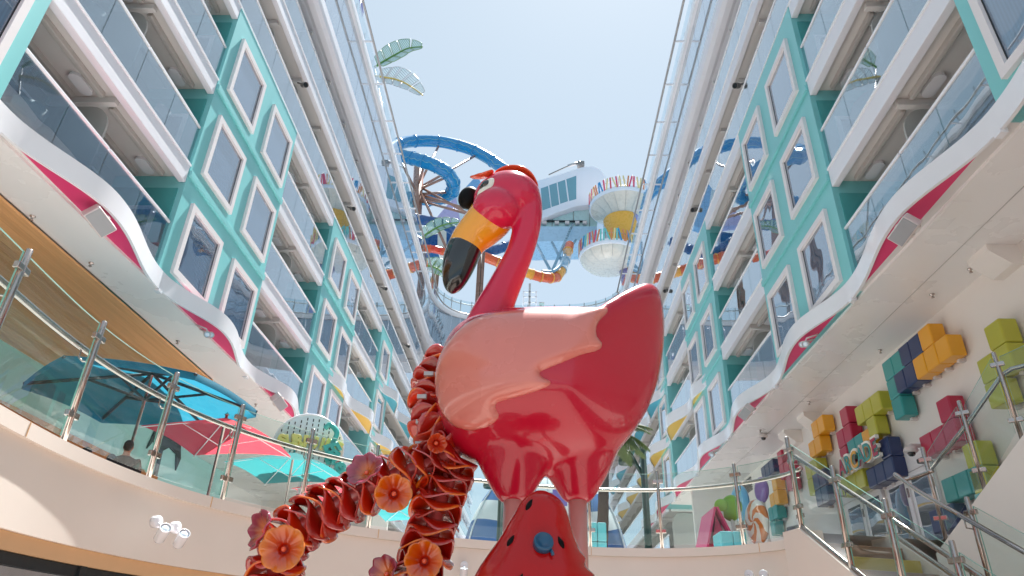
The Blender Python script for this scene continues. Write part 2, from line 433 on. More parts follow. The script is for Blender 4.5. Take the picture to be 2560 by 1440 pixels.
    prof = [(1.9, 20.42), (0.25, 20.42), (0.12, 20.36), (-0.08, 20.36), (-0.22, 20.45), (-0.28, 20.6), (-0.28, 20.95), (-0.22, 21.08), (-0.06, 21.14), (1.9, 21.14)]
    yy = 2.5
    while yy < 44:
        y2 = min(yy + 5, 44.9)
        prism('gutter', [(X(a), yy + 0.003, b) for a, b in prof], (0, 1, 0), y2 - yy - 0.006, 'white', t); yy += 5
    prism('gutter', [(X(a), 49.5, b) for a, b in prof], (0, 1, 0), YE - 49.5, 'white', t)
    # top-deck glazing, roof beam, cradle track
    yy = 2.5
    while yy < 44.5:
        bx('gallery_pane', (0.0, 0.02), (yy + 0.012, yy + 1.638), (21.15, 24.3), 'gallery_glass'); yy += 1.65
    prof = [(0.7, 24.3), (-0.12, 24.3), (-0.16, 24.36), (-0.16, 24.66), (-0.1, 24.72), (0.7, 24.72)]
    prism('roof_beam', [(X(a), 2.5, b) for a, b in prof], (0, 1, 0), 42.38, 'white_gloss', t)
    tube('cradle_rail', [(X(-0.575), 2.5, 24.55), (X(-0.575), 20, 24.55), (X(-0.575), 45.6, 24.55)], 0.055, 'pipe_grey', t, 8)
    yy = 3.4
    while yy < 44.8:
        bx('cradle_arm', (-0.56, -0.14), (yy - 0.035, yy + 0.035), (24.5, 24.58), 'white_gloss', 0.01)
        yy += 2.62
    yy = 2.5
    while yy < 43.5:
        bx('screen_glass', (0.02, 0.035), (yy + 0.02, yy + 1.63), (24.74, 26.0), 'thin_glass')
        bx('screen_post', (0.05, 0.10), (yy - 0.025, yy + 0.025), (24.72, 25.7), 'pipe_grey')
        yy += 1.65
    # end of the run: decks too far to tell pane from pane
    bm = bmesh.new()
    def far(d, y, z):
        r = bmesh.ops.create_cube(bm, size=1.0)['verts']
        for v in r: v.co = Vector(((X(d[0]) + X(d[1]))/2 + v.co.x*abs(d[1]-d[0]), (y[0]+y[1])/2 + v.co.y*(y[1]-y[0]), (z[0]+z[1])/2 + v.co.z*(z[1]-z[0])))
    decks = [1.7, 4.45] + FL + [20.9]
    for F in decks: far((0, 1.8), (YE + 0.01, 92), (F - 0.5, F + 0.03))
    for F in decks[:-1]:
        far((0.02, 0.08), (YE + 0.01, 92), (F + 1.13, F + 1.19))
        q = YE + 1.2
        while q < 92: far((0.25, 1.69), (q, q + 0.06), (F + 0.1, F + 2.1)); q += 2.5
    far((1.7, 1.8), (YE + 0.01, 92), (1.7, 20.5))
    kind(link('far_balconies', bm_mesh(bm), 'white', t), 'stuff')
    for F in decks[:-1]: bx('far_glass', (0.045, 0.06), (YE + 0.02, 92), (F + 0.04, F + 1.12), 'balcony_glass')
    # wavy ribbon fascias
    def ribbon(y0, y1, zb, zt, col, amp=0.6, brackets=True, ease=False):
        n = int((y1 - y0) / 0.13); v = []; f = []
        def dd(y):
            e = 1.0 if not ease else smooth01((y - y0) / 2.5)
            return -0.05 - amp * wavev(y) * e
        for i in range(n + 1):
            y = y0 + (y1 - y0) * i / n; d = dd(y)
            v += [(X(d), y, zb), (X(d), y, zt), (X(d + 0.06), y, zt), (X(d + 0.06), y, zb)]
        for i in range(n):
            a, b = 4 * i, 4 * i + 4
            for k in range(4): f.append((a + k, a + (k + 1) % 4, b + (k + 1) % 4, b + k))
        f += [(0, 1, 2, 3), (4*n, 4*n+1, 4*n+2, 4*n+3)]
        rb = link('wavy_fascia', raw_mesh(v, f, smooth=True), 'white_gloss', t)
        crisp(rb)
        v = []; f = []
        for i in range(n + 1):
            y = y0 + (y1 - y0) * i / n; d = dd(y) + 0.062
            for q in (zb + 0.05, zb + 0.15): v += [(X(d), y, q), (X(0.0), y, q)]
        for i in range(n):
            a, b = 4 * i, 4 * i + 4
            f += [(a, a + 1, b + 1, b), (a + 2, a + 3, b + 3, b + 2), (a, a + 2, b + 2, b), (a + 1, a + 3, b + 3, b + 1)]
        link('fascia_underside', raw_mesh(v, f), col, t)
        if brackets:
            k = math.ceil((y0 - 9.85) / 5.12)
            while 9.85 + 5.12 * k < y1:
                y = 9.85 + 5.12 * k
                if y > y0 + 0.3:
                    bx('fascia_bracket', (-0.05 - amp * 0.97, 0.0), (y - 0.03, y + 0.03), (zb + 0.10, zb + 0.16), 'white_gloss')
                    bx('fascia_foot', (-0.06, 0.05), (y + 2.85, y + 3.0), (zb - 0.05, zb + 0.03), 'white_gloss')
                k += 1
    ribbon(2.5, 41.0, 6.79, 7.2, 'magenta', amp=0.54 if s < 0 else 0.42)
    bx('slab', (0.0, 1.9), (2.5, 35.5), (6.84, 7.2), 'soffit')
    ribbon(25.0, 58.0, 9.45, 9.95, 'yellow_fascia', amp=0.58, ease=True)
    ribbon(33.3, 58.0, 12.2, 12.7, 'blue_fascia', amp=0.58, ease=True)
    for F in (4.45, 1.7): ribbon(40.0, 60.0, F - 0.5, F, 'white', amp=0.6)
    return t
WL, WR = 8.2, 6.56
bl = building(-1, WL, 'white balconied cabin block with turquoise window panels, on the left above the wooden ceiling')
br = building(1, WR, 'white balconied cabin block with turquoise window panels, on the right above the arcade')

# ---------------------------------------------------------------- curved gallery that closes the canyon
g = thing('gallery_bridge', 'curved glazed gallery with white edges bridging the two cabin blocks behind the flamingo', 'gallery', (-0.8, 50, 20.3))
plan = [(-8.2, 44.9), (-8.16, 46.3), (-7.8, 48.0), (-6.9, 49.4), (-5.4, 50.2), (-3.0, 50.55), (-0.8, 50.6), (1.4, 50.5), (3.8, 50.1), (5.4, 49.2), (6.25, 47.8), (6.52, 46.2), (6.56, 44.9)]
pl = catmull([(a, b, 0) for a, b in plan], 6)
def plan_off(pl, d):
    out = []
    for i, p in enumerate(pl):
        tt = (pl[min(i+1, len(pl)-1)] - pl[max(i-1, 0)]).normalized(); out.append(p + Vector((-tt.y, tt.x, 0)) * d)
    return out
def sweep(name, pl, prof, mat, parent, smooth=False):
    offs = {d: plan_off(pl, d) for d, z in prof}
    n = len(pl); m = len(prof); v = []; f = []
    for i in range(n):
        for d, z in prof: q = offs[d][i]; v.append((q.x, q.y, q.z + z))
    for i in range(n - 1):
        for k in range(m):
            f.append((i*m + k, i*m + (k+1) % m, (i+1)*m + (k+1) % m, (i+1)*m + k))
    f += [tuple(range(m)), tuple((n-1)*m + k for k in range(m))]
    return link(name, raw_mesh(v, f, smooth=smooth), mat, parent)
sweep('gutter', pl, [(2.2, 20.42), (-0.1, 20.36), (-0.28, 20.6), (-0.28, 20.95), (-0.06, 21.14), (2.2, 21.14)], 'white', g)
sweep('roof_beam', pl, [(2.2, 24.3), (-0.12, 24.3), (-0.16, 24.66), (2.2, 24.72)], 'white_gloss', g)
for i in range(0, len(pl) - 3, 3):
    sweep('gallery_pane', [pl[i], pl[i+1], pl[i+2], pl[i+3] + (pl[i+2] - pl[i+3]) * 0.08], [(0.0, 21.15), (0.0, 24.3), (0.03, 24.3), (0.03, 21.15)], 'gallery_glass', g)
    sweep('screen_glass', [pl[i], pl[i+1], pl[i+2], pl[i+3] + (pl[i+2] - pl[i+3]) * 0.08], [(0.1, 24.74), (0.1, 26.0), (0.115, 26.0), (0.115, 24.74)], 'thin_glass', g)
    q = plan_off(pl, 0.18)[i]
    box('screen_post', (q.x - 0.04, q.x + 0.04), (q.y - 0.04, q.y + 0.04), (24.72, 26.05), 'pipe_grey', g)
link('gallery_handrail', tube_mesh([p + Vector((0, 0, 25.75)) for p in plan_off(pl, 0.2)], 0.05, 8), 'grey_metal', g)
tr_ = plan_off(pl, -0.45)
link('cradle_rail', tube_mesh([p + Vector((0, 0, 24.55)) for p in tr_[3:-3]], 0.055, 8), 'pipe_grey', g)

# ---------------------------------------------------------------- soffits and walls under the blocks
def sheet(name, x, y, z, th, mat, parent=None): return box(name, x, y, (z, z + th), mat, parent)
cl = kind(link('ceiling_left', prism_mesh([(-9.24, -6, 6.78), (-8.3, -6, 6.78), (-8.3, 6, 6.78), (-8.17, 12, 6.78), (-8.08, 19, 6.78), (-8.05, 36, 6.78), (-9.24, 36, 6.78)], None, (0, 0, 1), 0.06), 'ceiling_white'), 'structure')
kind(sheet('ceiling_left_rear', (-14, -9.24), (18.16, 36), 6.78, 0.06, 'ceiling_white'), 'structure')
wc = thing('wooden_ceiling', 'warm brown plank ceiling over the left-hand terrace', 'ceiling', (-11.5, 6, 6.7))
for i in range(20):
    x0 = -9.25 - i * 0.24
    box('plank', (x0 - 0.236, x0), (-6, 18.1), (6.7, 6.75), 'wood', wc, 0.004)
box('end_board', (-14.05, -9.24), (18.1, 18.15), (6.42, 6.77), 'wood', wc)
for i, (px, py) in enumerate([(228, 657), (445, 852), (82, 540), (640, 1010)]):
    p = onZ(px, py, 6.78)
    link('ceiling_nozzle', lathe_mesh([(0.05, 0), (0.05, -0.015), (0.02, -0.03), (0.02, -0.07), (0.035, -0.08), (0, -0.085)], 10), 'steel', cl, Matrix.Translation(p))
kind(box('wall_left', (-14.2, -14.0), (-6, 36), (1.5, 6.84), 'wall_white'), 'structure')
kind(box('wall_left_rear', (-14.0, -7.4), (35.6, 35.9), (1.5, 6.8), 'wall_white'), 'structure')
cr_ = kind(link('ceiling_right', prism_mesh([(8.6, -6, 6.78), (6.8, -6, 6.78), (6.78, 7, 6.78), (6.66, 12, 6.78), (6.6, 19, 6.78), (6.56, 34, 6.78), (8.6, 34, 6.78)], None, (0, 0, 1), 0.06), 'ceiling_white'), 'structure')
box('ceiling_seam', (7.62, 7.635), (-6, 34), (6.772, 6.782), 'balcony_beige', cr_)
box('access_panel', (6.75, 7.05), (9.3, 10.1), (6.770, 6.782), 'ceiling_white', cr_)
box('access_panel', (6.75, 7.05), (15.6, 16.4), (6.770, 6.782), 'ceiling_white', cr_)
for px, py in [(2425, 672), (2330, 735), (2200, 875), (2022, 1005), (1900, 1075)]:
    p = onZ(px, py, 6.78)
    link('ceiling_nozzle', lathe_mesh([(0.05, 0), (0.05, -0.015), (0.02, -0.03), (0.02, -0.07), (0.035, -0.08), (0, -0.085)], 10), 'steel', cr_, Matrix.Translation(p))
XW = 8.55
wr = kind(box('wall_right', (XW, XW + 0.2), (-6, 30), (0.2, 6.84), 'wall_white'), 'structure')
kind(box('wall_right_end', (6.7, 8.7), (30.0, 30.2), (1.5, 6.84), 'wall_white'), 'structure')
for px, py in [(2520, 640), (2045, 1035), (1993, 1072)]:
    p = onX(px, py, XW)
    prism('haunch', [(XW, p.y - 0.3, 6.78), (XW - 0.55, p.y - 0.3, 6.78), (XW - 0.55, p.y - 0.3, 6.66), (XW - 0.2, p.y - 0.3, 6.38), (XW, p.y - 0.3, 6.38)], (0, 1, 0), 0.6, 'wall_white', wr)
# ---------------------------------------------------------------- the raised deck with its oval opening
RING = [(-3.3, 0.4), (-3.75, 2.4), (-4.02, 4.3), (-4.2, 6.0), (-4.1, 7.35), (-3.75, 8.45), (-3.12, 9.45), (-2.25, 10.3), (-1.0, 10.98), (0.6, 11.42), (2.0, 11.4), (3.0, 10.9), (3.55, 10.2), (3.6, 9.45)]
rp = catmull([(a, b, 0) for a, b in RING], 10)
ud = empty('upper_deck', (0, 20, 1.58)); kind(ud, 'structure')
S_ = Vector((0.26, -0.966, 0)).normalized(); Q_ = Vector((0.966, 0.26, 0)).normalized()
SA = Vector((3.5, 9.35, 0)); SWID = 1.25
hole = [(p.x, p.y) for p in rp] + [(SA.x + Q_.x * (SWID + 0.1), SA.y + Q_.y * (SWID + 0.1)), (5.3, 9.8), (6.4, 8.86), (8.3, 7.2), (8.4, 2), (6.5, -3), (0, -4), (-3, -2)]
def holed(z, off):
    outer = [(-14, -6), (9.5, -6), (9.5, 92), (-14, 92)]
    cx, cy = 0.5, 5.5
    h = [((a - cx) * (1 + off) + cx, (b - cy) * (1 + off) + cy) for a, b in hole]
    A = [Vector((a, b, z)) for a, b in outer]; B = [Vector((a, b, z)) for a, b in h]
    tris = tessellate_polygon([A, B]); return raw_mesh(A + B, tris)
link('deck_top', holed(1.58, 0.012), 'deck_grey', ud)
link('deck_underside', holed(0.74, 0.05), 'tan', ud)
# sweep() offsets to the left of travel; the ring runs clockwise seen from above, so left = outward
sweep('edge_cap', rp, [(0.0, 1.475), (0.0, 1.60), (0.16, 1.60), (0.16, 1.475)], 'cream', ud, True)
sweep('edge_band', rp, [(0.05, 0.80), (0.05, 1.474), (0.12, 1.474), (0.12, 0.80)], 'cream', ud, True)
sweep('edge_trim', rp, [(0.09, 0.66), (0.09, 0.798), (0.22, 0.798), (0.22, 0.66)], 'tan', ud, True)
for nm in ('edge_cap', 'edge_band', 'edge_trim'):
    crisp(bpy.data.objects[nm])
sweep('lower_glazing', plan_off(rp, 0.16), [(0.0, -1.6), (0.0, 0.66), (0.03, 0.66), (0.03, -1.6)], 'door_glass', ud)
sweep('glazing_head', plan_off(rp, 0.12), [(0.0, 0.56), (0.0, 0.655), (0.05, 0.655), (0.05, 0.56)], 'dark', ud)
for i in range(18, len(rp) - 1, 9):
    q = plan_off(rp, 0.15)[i]; box('mullion', (q.x - 0.05, q.x + 0.05), (q.y - 0.05, q.y + 0.05), (-1.6, 0.66), 'dark', ud)
for i in range(26, len(rp), 22):
    a = plan_off(rp, -0.003)[i]; b = plan_off(rp, 0.02)[i]
    box('cap_joint', (min(a.x, b.x) - 0.003, max(a.x, b.x) + 0.003), (min(a.y, b.y) - 0.003, max(a.y, b.y) + 0.003), (1.48, 1.602), 'tan', ud)

# ---------------------------------------------------------------- glass balustrade round the opening
def nearest_t(x, y):
    return min(range(len(rp)), key=lambda i: (rp[i].x - x)**2 + (rp[i].y - y)**2)
gb = thing('glass_balustrade', 'curved glass balustrade with steel posts along the edge of the raised deck', 'balustrade', (0, 11, 1.6))
PO = 0.09
po = plan_off(rp, PO)
POSTS = [(-3.4, 0.6), (-3.75, 2.3), (-4.05, 4.75), (-4.25, 6.0), (-4.15, 7.3), (-3.80, 8.48), (-3.17, 9.5), (-2.42, 10.22), (-1.35, 10.9), (-0.2, 11.25), (0.95, 11.5), (2.02, 11.45), (3.08, 10.92), (3.66, 9.95)]
idx = [nearest_t(a, b) for a, b in POSTS]
zt = 2.83
def post_at(p, zb, ztop, tangent, parent, clamps=True):
    po_ = link('post', lathe_mesh([(0.028, 0), (0.028, ztop - zb - 0.006), (0.022, ztop - zb), (0, ztop - zb)], 12), 'steel', parent, Matrix.Translation((p.x, p.y, zb)))
    if clamps:
        for z in (zb + 0.27, ztop - 0.18):
            yx = Vector((-tangent.y, tangent.x, 0))
            obox('clamp', (0.17, 0.05, 0.06), frame_M((p.x, p.y, z), tangent, yx, (0, 0, 1)), 'steel', po_, 0.008)
def pane_along(path, z0, z1, parent, dz=None):
    """bent sheet of glass along path (list of Vector), with a polished green edge"""
    n = len(path); v = []; f = []
    for p, zz in zip(path, dz or [0] * n):
        v += [(p.x, p.y, z0 + zz), (p.x, p.y, z1 + zz)]
    offp = plan_off(path, 0.014)
    for p, zz in zip(offp, dz or [0] * n):
        v += [(p.x, p.y, z0 + zz), (p.x, p.y, z1 + zz)]
    for i in range(n - 1):
        a, b = 2*i, 2*i + 2; c, d = 2*n + 2*i, 2*n + 2*i + 2
        f += [(a, b, b+1, a+1), (c, c+1, d+1, d), (a, c, d, b)]
    po_ = link('glass_panel', raw_mesh(v, f, smooth=True), 'rail_glass', parent)
    v2 = []; f2 = []
    for p, q, zz in zip(path, offp, dz or [0] * n): v2 += [(p.x, p.y, z1 + zz), (q.x, q.y, z1 + zz), (q.x, q.y, z1 + zz + 0.003), (p.x, p.y, z1 + zz + 0.003)]
    for i in range(n - 1):
        a, b = 4*i, 4*i + 4; f2 += [(a, a+1, b+1, b), (a+3, a+2, b+2, b+3), (a, a+3, b+3, b), (a+1, a+2, b+2, b+1)]
    for k in (0, n - 1):
        p, q = path[k], offp[k]; zz = (dz or [0]*n)[k]; m = len(v2)
        e = (path[k] - path[1 if k == 0 else n - 2]).normalized() * 0.003
        v2 += [(p.x, p.y, z0 + zz), (q.x, q.y, z0 + zz), (q.x, q.y, z1 + zz), (p.x, p.y, z1 + zz), (p.x+e.x, p.y+e.y, z0 + zz), (q.x+e.x, q.y+e.y, z0 + zz), (q.x+e.x, q.y+e.y, z1 + zz), (p.x+e.x, p.y+e.y, z1 + zz)]
        f2 += [(m, m+1, m+2, m+3), (m+4, m+5, m+6, m+7), (m, m+3, m+7, m+4), (m+1, m+2, m+6, m+5)]
    link('polished_edge', raw_mesh(v2, f2), 'glass_edge', po_)
for a in idx:
    tt = (rp[min(a+1, len(rp)-1)] - rp[a-1]).normalized()
    post_at(po[a], 1.60, zt, tt, gb)
for a, b in zip(idx, idx[1:]):
    path = [po[a] + (po[a+1] - po[a]).normalized() * 0.05] + [po[i] for i in range(a + 1, b)] + [po[b] - (po[b] - po[b-1]).normalized() * 0.05]
    pane_along(path, 1.66, zt - 0.05, gb)
hp = plan_off(rp, PO + 0.13)
link('handrail', tube_mesh([p + Vector((0, 0, 2.54)) for p in hp[idx[0]:idx[-1] + 1]], 0.03, 12), 'steel', gb)
for a in idx:
    p, q = po[a], hp[a]
    tube('rail_bracket', [(p.x, p.y, 2.40), (q.x * 0.6 + p.x * 0.4, q.y * 0.6 + p.y * 0.4, 2.40), (q.x, q.y, 2.44), (q.x, q.y, 2.52)], 0.009, 'steel', gb, 6)

# ---------------------------------------------------------------- stairs down to the plaza, at the right
st = thing('staircase', 'steel railed staircase with glass sides leading down from the raised deck on the right', 'staircase', (SA.x, SA.y, -1.6))
RISE, GO = 0.178, 0.247
for col, hexc in (('riser_pink', '#b76a62'), ('riser_olive', '#b9a352'), ('riser_grey', '#9c8c80'), ('riser_brown', '#8a6a55')): paint(col, hexc, 0.45)
SLOPE = RISE / GO
for i in range(18):
    z1 = 1.58 - i * RISE; o = SA + S_ * (i * GO)
    M = frame_M((o + S_ * (GO / 2) + Q_ * (SWID / 2) + Vector((0, 0, z1 - RISE / 2 - RISE))), S_, Q_, (0, 0, 1))
    obox('tread', (GO - 0.003, SWID - 0.1, RISE - 0.003), M, ['riser_brown', 'riser_olive', 'riser_grey', 'riser_pink'][i % 4], st, 0.006)
def stringer(o, w):
    pts = []
    L = 18 * GO
    for t_, z in ((-0.35, 1.60), (0.0, 1.60), (L, 1.60 - L * SLOPE), (L, -1.6), (L - 1.2, -1.6), (-0.35, 0.75)):
        p = o + S_ * t_; pts.append((p.x, p.y, z))
    return pts
for k, (nm, off) in enumerate((('stringer', -0.10), ('stringer', SWID))):
    o = SA + Q_ * off
    prism(nm, stringer(o, 0), Q_, 0.10, 'cream', st)
    a = o + Q_ * 0.05
    tube('stringer_trim', [a + Vector((0, 0, 1.612)) - S_ * 0.3, a + Vector((0, 0, 1.612)), a + S_ * 4.4 + Vector((0, 0, 1.612 - 4.4 * SLOPE))], 0.02, 'steel', st, 8, squash=2.6)
def stair_side(off, ts, rail_out, hz=0.96):
    base = SA + Q_ * (off + 0.05 if off < 0 else off + 0.05)
    for t_ in ts:
        p = base + S_ * t_; zb = 1.6 - max(0, t_) * SLOPE
        post_at(p, zb, zb + 1.2, S_, st)
    for a, b in zip(ts, ts[1:]):
        pth = [base + S_ * (a + 0.05), base + S_ * (b - 0.05)]
        pane_along(pth, 1.68, 2.72, st, [-(a + 0.05) * SLOPE, -(b - 0.05) * SLOPE])
    h = base + Q_ * rail_out
    a, b = ts[0], ts[-1]
    pts = [h + S_ * (a - 0.05) + Vector((0, 0, 1.6 + hz - max(0, a - 0.05) * SLOPE)), h + S_ * b + Vector((0, 0, 1.6 + hz - b * SLOPE))]
    link('handrail', tube_mesh(pts, 0.03, 12), 'steel', st)
    for t_ in ts:
        p = base + S_ * t_; zb = 1.6 - max(0, t_) * SLOPE + hz; q = h + S_ * t_
        tube('rail_bracket', [(p.x, p.y, zb - 0.13), (q.x, q.y, zb - 0.12), (q.x, q.y, zb - 0.02)], 0.009, 'steel', st, 6)
stair_side(-0.10, [0.0, 0.8, 1.55, 2.3, 3.05, 3.8], 0.12)
stair_side(SWID, [1.32, 2.0, 2.75, 3.5], -0.12)
# loop of handrail at the head of the right side
hb = SA + Q_ * (SWID - 0.07)
lp = [hb + S_ * 1.3 + Vector((0, 0, 2.56 - 1.3 * SLOPE)), hb + S_ * 0.75 + Vector((0, 0, 2.56 - 0.75 * SLOPE)), hb + S_ * 0.42 + Q_ * 0.03 + Vector((0, 0, 2.30)), hb + S_ * 0.36 + Q_ * 0.13 + Vector((0, 0, 2.27)), hb + S_ * 0.45 + Q_ * 0.25 + Vector((0, 0, 2.27)), hb + S_ * 0.75 + Q_ * 0.30 + Vector((0, 0, 2.3))]
link('handrail', tube_mesh(catmull(lp, 5), 0.028, 10), 'steel', st)

# ---------------------------------------------------------------- second flight, up to the next level, far right
s2 = thing('upper_staircase', 'cream sided flight of stairs with glass rail rising at the far right', 'staircase', (5.4, 9.75, 1.6))
b2 = Vector((5.9, 9.31, 0)); D2 = Vector((0.43, -0.38, 0)); L2 = D2.length; D2 = D2 / L2
def on2(t_, z): p = b2 + D2 * t_; return (p.x, p.y, z)
SL2 = 1.01
N2 = Vector((0.66, 0.75, 0)).normalized()
prism('stringer', [on2(-0.75, 0.3), on2(-0.75, 2.16 - 0.75 * SL2), on2(0.72, 2.16 + 0.72 * SL2), on2(2.2, 2.16 + 0.72 * SL2), on2(2.2, 0.3)], N2, 0.12, 'cream', s2)
for i in range(12):
    t_ = -0.7 + i * 0.18; z = 2.0 + t_ * SL2
    p = b2 + D2 * (t_ + 0.09) + N2 * 0.8
    obox('tread', (0.176, 1.3, 0.17), frame_M((p.x, p.y, z), D2, N2, (0, 0, 1)), 'riser_grey', s2)
for t_, zb in ((-0.6, 1.62), (0.0, 2.18), (0.574, 2.76), (1.2, 2.9), (1.9, 2.9)):
    p = b2 + D2 * t_ + N2 * 0.05; post_at(p, zb - 0.04, zb + 1.2, D2, s2)
for a, b, za, zb in ((-0.6, 0.0, 1.62, 2.18), (0.0, 0.574, 2.18, 2.76), (0.574, 1.2, 2.76, 2.9), (1.2, 1.9, 2.9, 2.9)):
    pth = [b2 + N2 * 0.05 + D2 * (a + 0.05), b2 + N2 * 0.05 + D2 * (b - 0.05)]
    pane_along(pth, 0.06, 1.12, s2, [za, zb])
h = b2 + N2 * 0.17
link('handrail', tube_mesh([h + D2 * -0.62 + Vector((0, 0, 2.5)), h + Vector((0, 0, 3.07)), h + D2 * 0.574 + Vector((0, 0, 3.66)), h + D2 * 0.7 + Vector((0, 0, 3.72)), h + D2 * 2.0 + Vector((0, 0, 3.8))], 0.03, 12), 'steel', s2)
tube('inner_handrail', [b2 + N2 * -0.12 + D2 * -0.85 + Vector((0, 0, 1.45)), b2 + N2 * -0.12 + D2 * -0.1 + Vector((0, 0, 1.95)), b2 + N2 * -0.12 + D2 * 0.5 + Vector((0, 0, 1.75)), b2 + N2 * -0.12 + D2 * 1.4 + Vector((0, 0, 0.95))], 0.03, 'steel', s2, 10) if False else None
# ================================================================ THE FLAMINGO SCULPTURE
paint('flamingo_red', '#ba1030', 0.26, coat=0.8, vary=0.06, scale=1.5, spec=0.3)
paint('flamingo_neck', '#ce1f46', 0.2, coat=0.6, vary=0.05, scale=1.5, spec=0.3)
paint('flamingo_wing', '#d67c70', 0.28, coat=0.8, vary=0.05, scale=1.5)
paint('flamingo_leg', '#d08a82', 0.3, coat=0.6, vary=0.05)
paint('beak_yellow', '#f2a008', 0.2, coat=1.0, vary=0.06, scale=3)
paint('crest_orange', '#e8562c', 0.25, coat=1.0, vary=0.05)
paint('seed_black', '#060505', 0.5, vary=0.1, spec=0.15)
paint('eye_white', '#ece4d4', 0.15, coat=1.0, vary=0.02)
YF = 6.0
def F_(x, y, Y=YF): return onY(x, y, Y)
PX = (F_(1371, 960) - F_(1370, 960)).length        # metres per picture pixel near the sculpture
fl = thing('flamingo_sculpture', 'huge glossy pink flamingo sculpture standing on two pink poles', 'sculpture', (0.1, YF, -1.6))
# --- body: closed outline in the upright plane, swelled to both sides
OUT = [(1120, 838), (1165, 803), (1225, 786), (1300, 778), (1400, 776), (1480, 775), (1532, 768), (1564, 738), (1598, 711), (1632, 700), (1656, 722), (1666, 790), (1664, 865), (1650, 945), (1624, 1015), (1588, 1072), (1550, 1115), (1505, 1145), (1440, 1160), (1360, 1166), (1285, 1162), (1212, 1152), (1155, 1135), (1115, 1095), (1092, 1040), (1085, 975), (1094, 900)]
CEN = (1352, 962)
out2 = catmull([(a, b, 0) for a, b in OUT], 6, True)
def body_depth(px, py, r):
    D = 0.80 * (1 - 0.35 * smooth01((px - 1400) / 260))
    return D * math.sqrt(max(0, 1 - r ** 2.3))
def body_pt(px, py, side, r):
    q = F_(px, py); return Vector((q.x, YF + 0.12 - side * body_depth(px, py, r), q.z))
NR = 16; v = []; f = []; n = len(out2)
for side in (1, -1):
    for k in range(NR + 1):
        r = math.sin(math.pi / 2 * k / NR)
        for p in out2:
            v.append(body_pt(CEN[0] + (p.x - CEN[0]) * r, CEN[1] + (p.y - CEN[1]) * r, side, r))
    o = 0 if side == 1 else (NR + 1) * n
    for k in range(NR):
        for i in range(n): f.append((o + k*n + i, o + k*n + (i+1) % n, o + (k+1)*n + (i+1) % n, o + (k+1)*n + i))
bmb = bmesh.new(); bv = [bmb.verts.new(p) for p in v]
for q in f: bmb.faces.new([bv[i] for i in q])
bmesh.ops.remove_doubles(bmb, verts=bmb.verts, dist=0.002)
bm_body = bm_mesh(bmb, 'b')
LEGS = [(1283, 1252, YF - 0.05), (1444, 1252, YF + 0.10)]
thighs = []
for lx, ly, ly_ in LEGS:
    prof = [(1000, 0.48), (1060, 0.46), (1110, 0.40), (1150, 0.335), (1180, 0.285), (1205, 0.235), (1228, 0.185), (1246, 0.142), (1258, 0.11)]
    cc_ = catmull([tuple(F_(lx + (6 if lx < 1350 else -4) * (1258 - y_) / 250, y_, ly_ + 0.1 * (1258 - y_) / 250)) for y_, r0 in prof], 4)
    rr_ = catmull([(r0, 0, 0) for y_, r0 in prof], 4)
    thighs.append(tube_mesh(cc_, [p.x for p in rr_], 28))
body_me = fuse([bm_body] + thighs, 0.026, 26, 0.6)
body = link('body', body_me, 'flamingo_red', fl)
for lx, ly, ly_ in LEGS:
    a = F_(lx, ly, ly_)
    tube('leg', [(a.x, a.y, a.z + 0.1), (a.x, a.y, 0.2), (a.x, a.y, -1.6)], 0.082, 'flamingo_leg', fl, 24)
    link('foot_plate', lathe_mesh([(0.2, 0), (0.2, 0.02), (0.12, 0.05), (0.11, 0.05)], 24), 'flamingo_leg', fl, Matrix.Translation((a.x, a.y, -1.6)))
dgm = body_me
bvh = BVHTree.FromPolygons([tuple(p.co) for p in dgm.vertices], [tuple(p.vertices) for p in dgm.polygons])
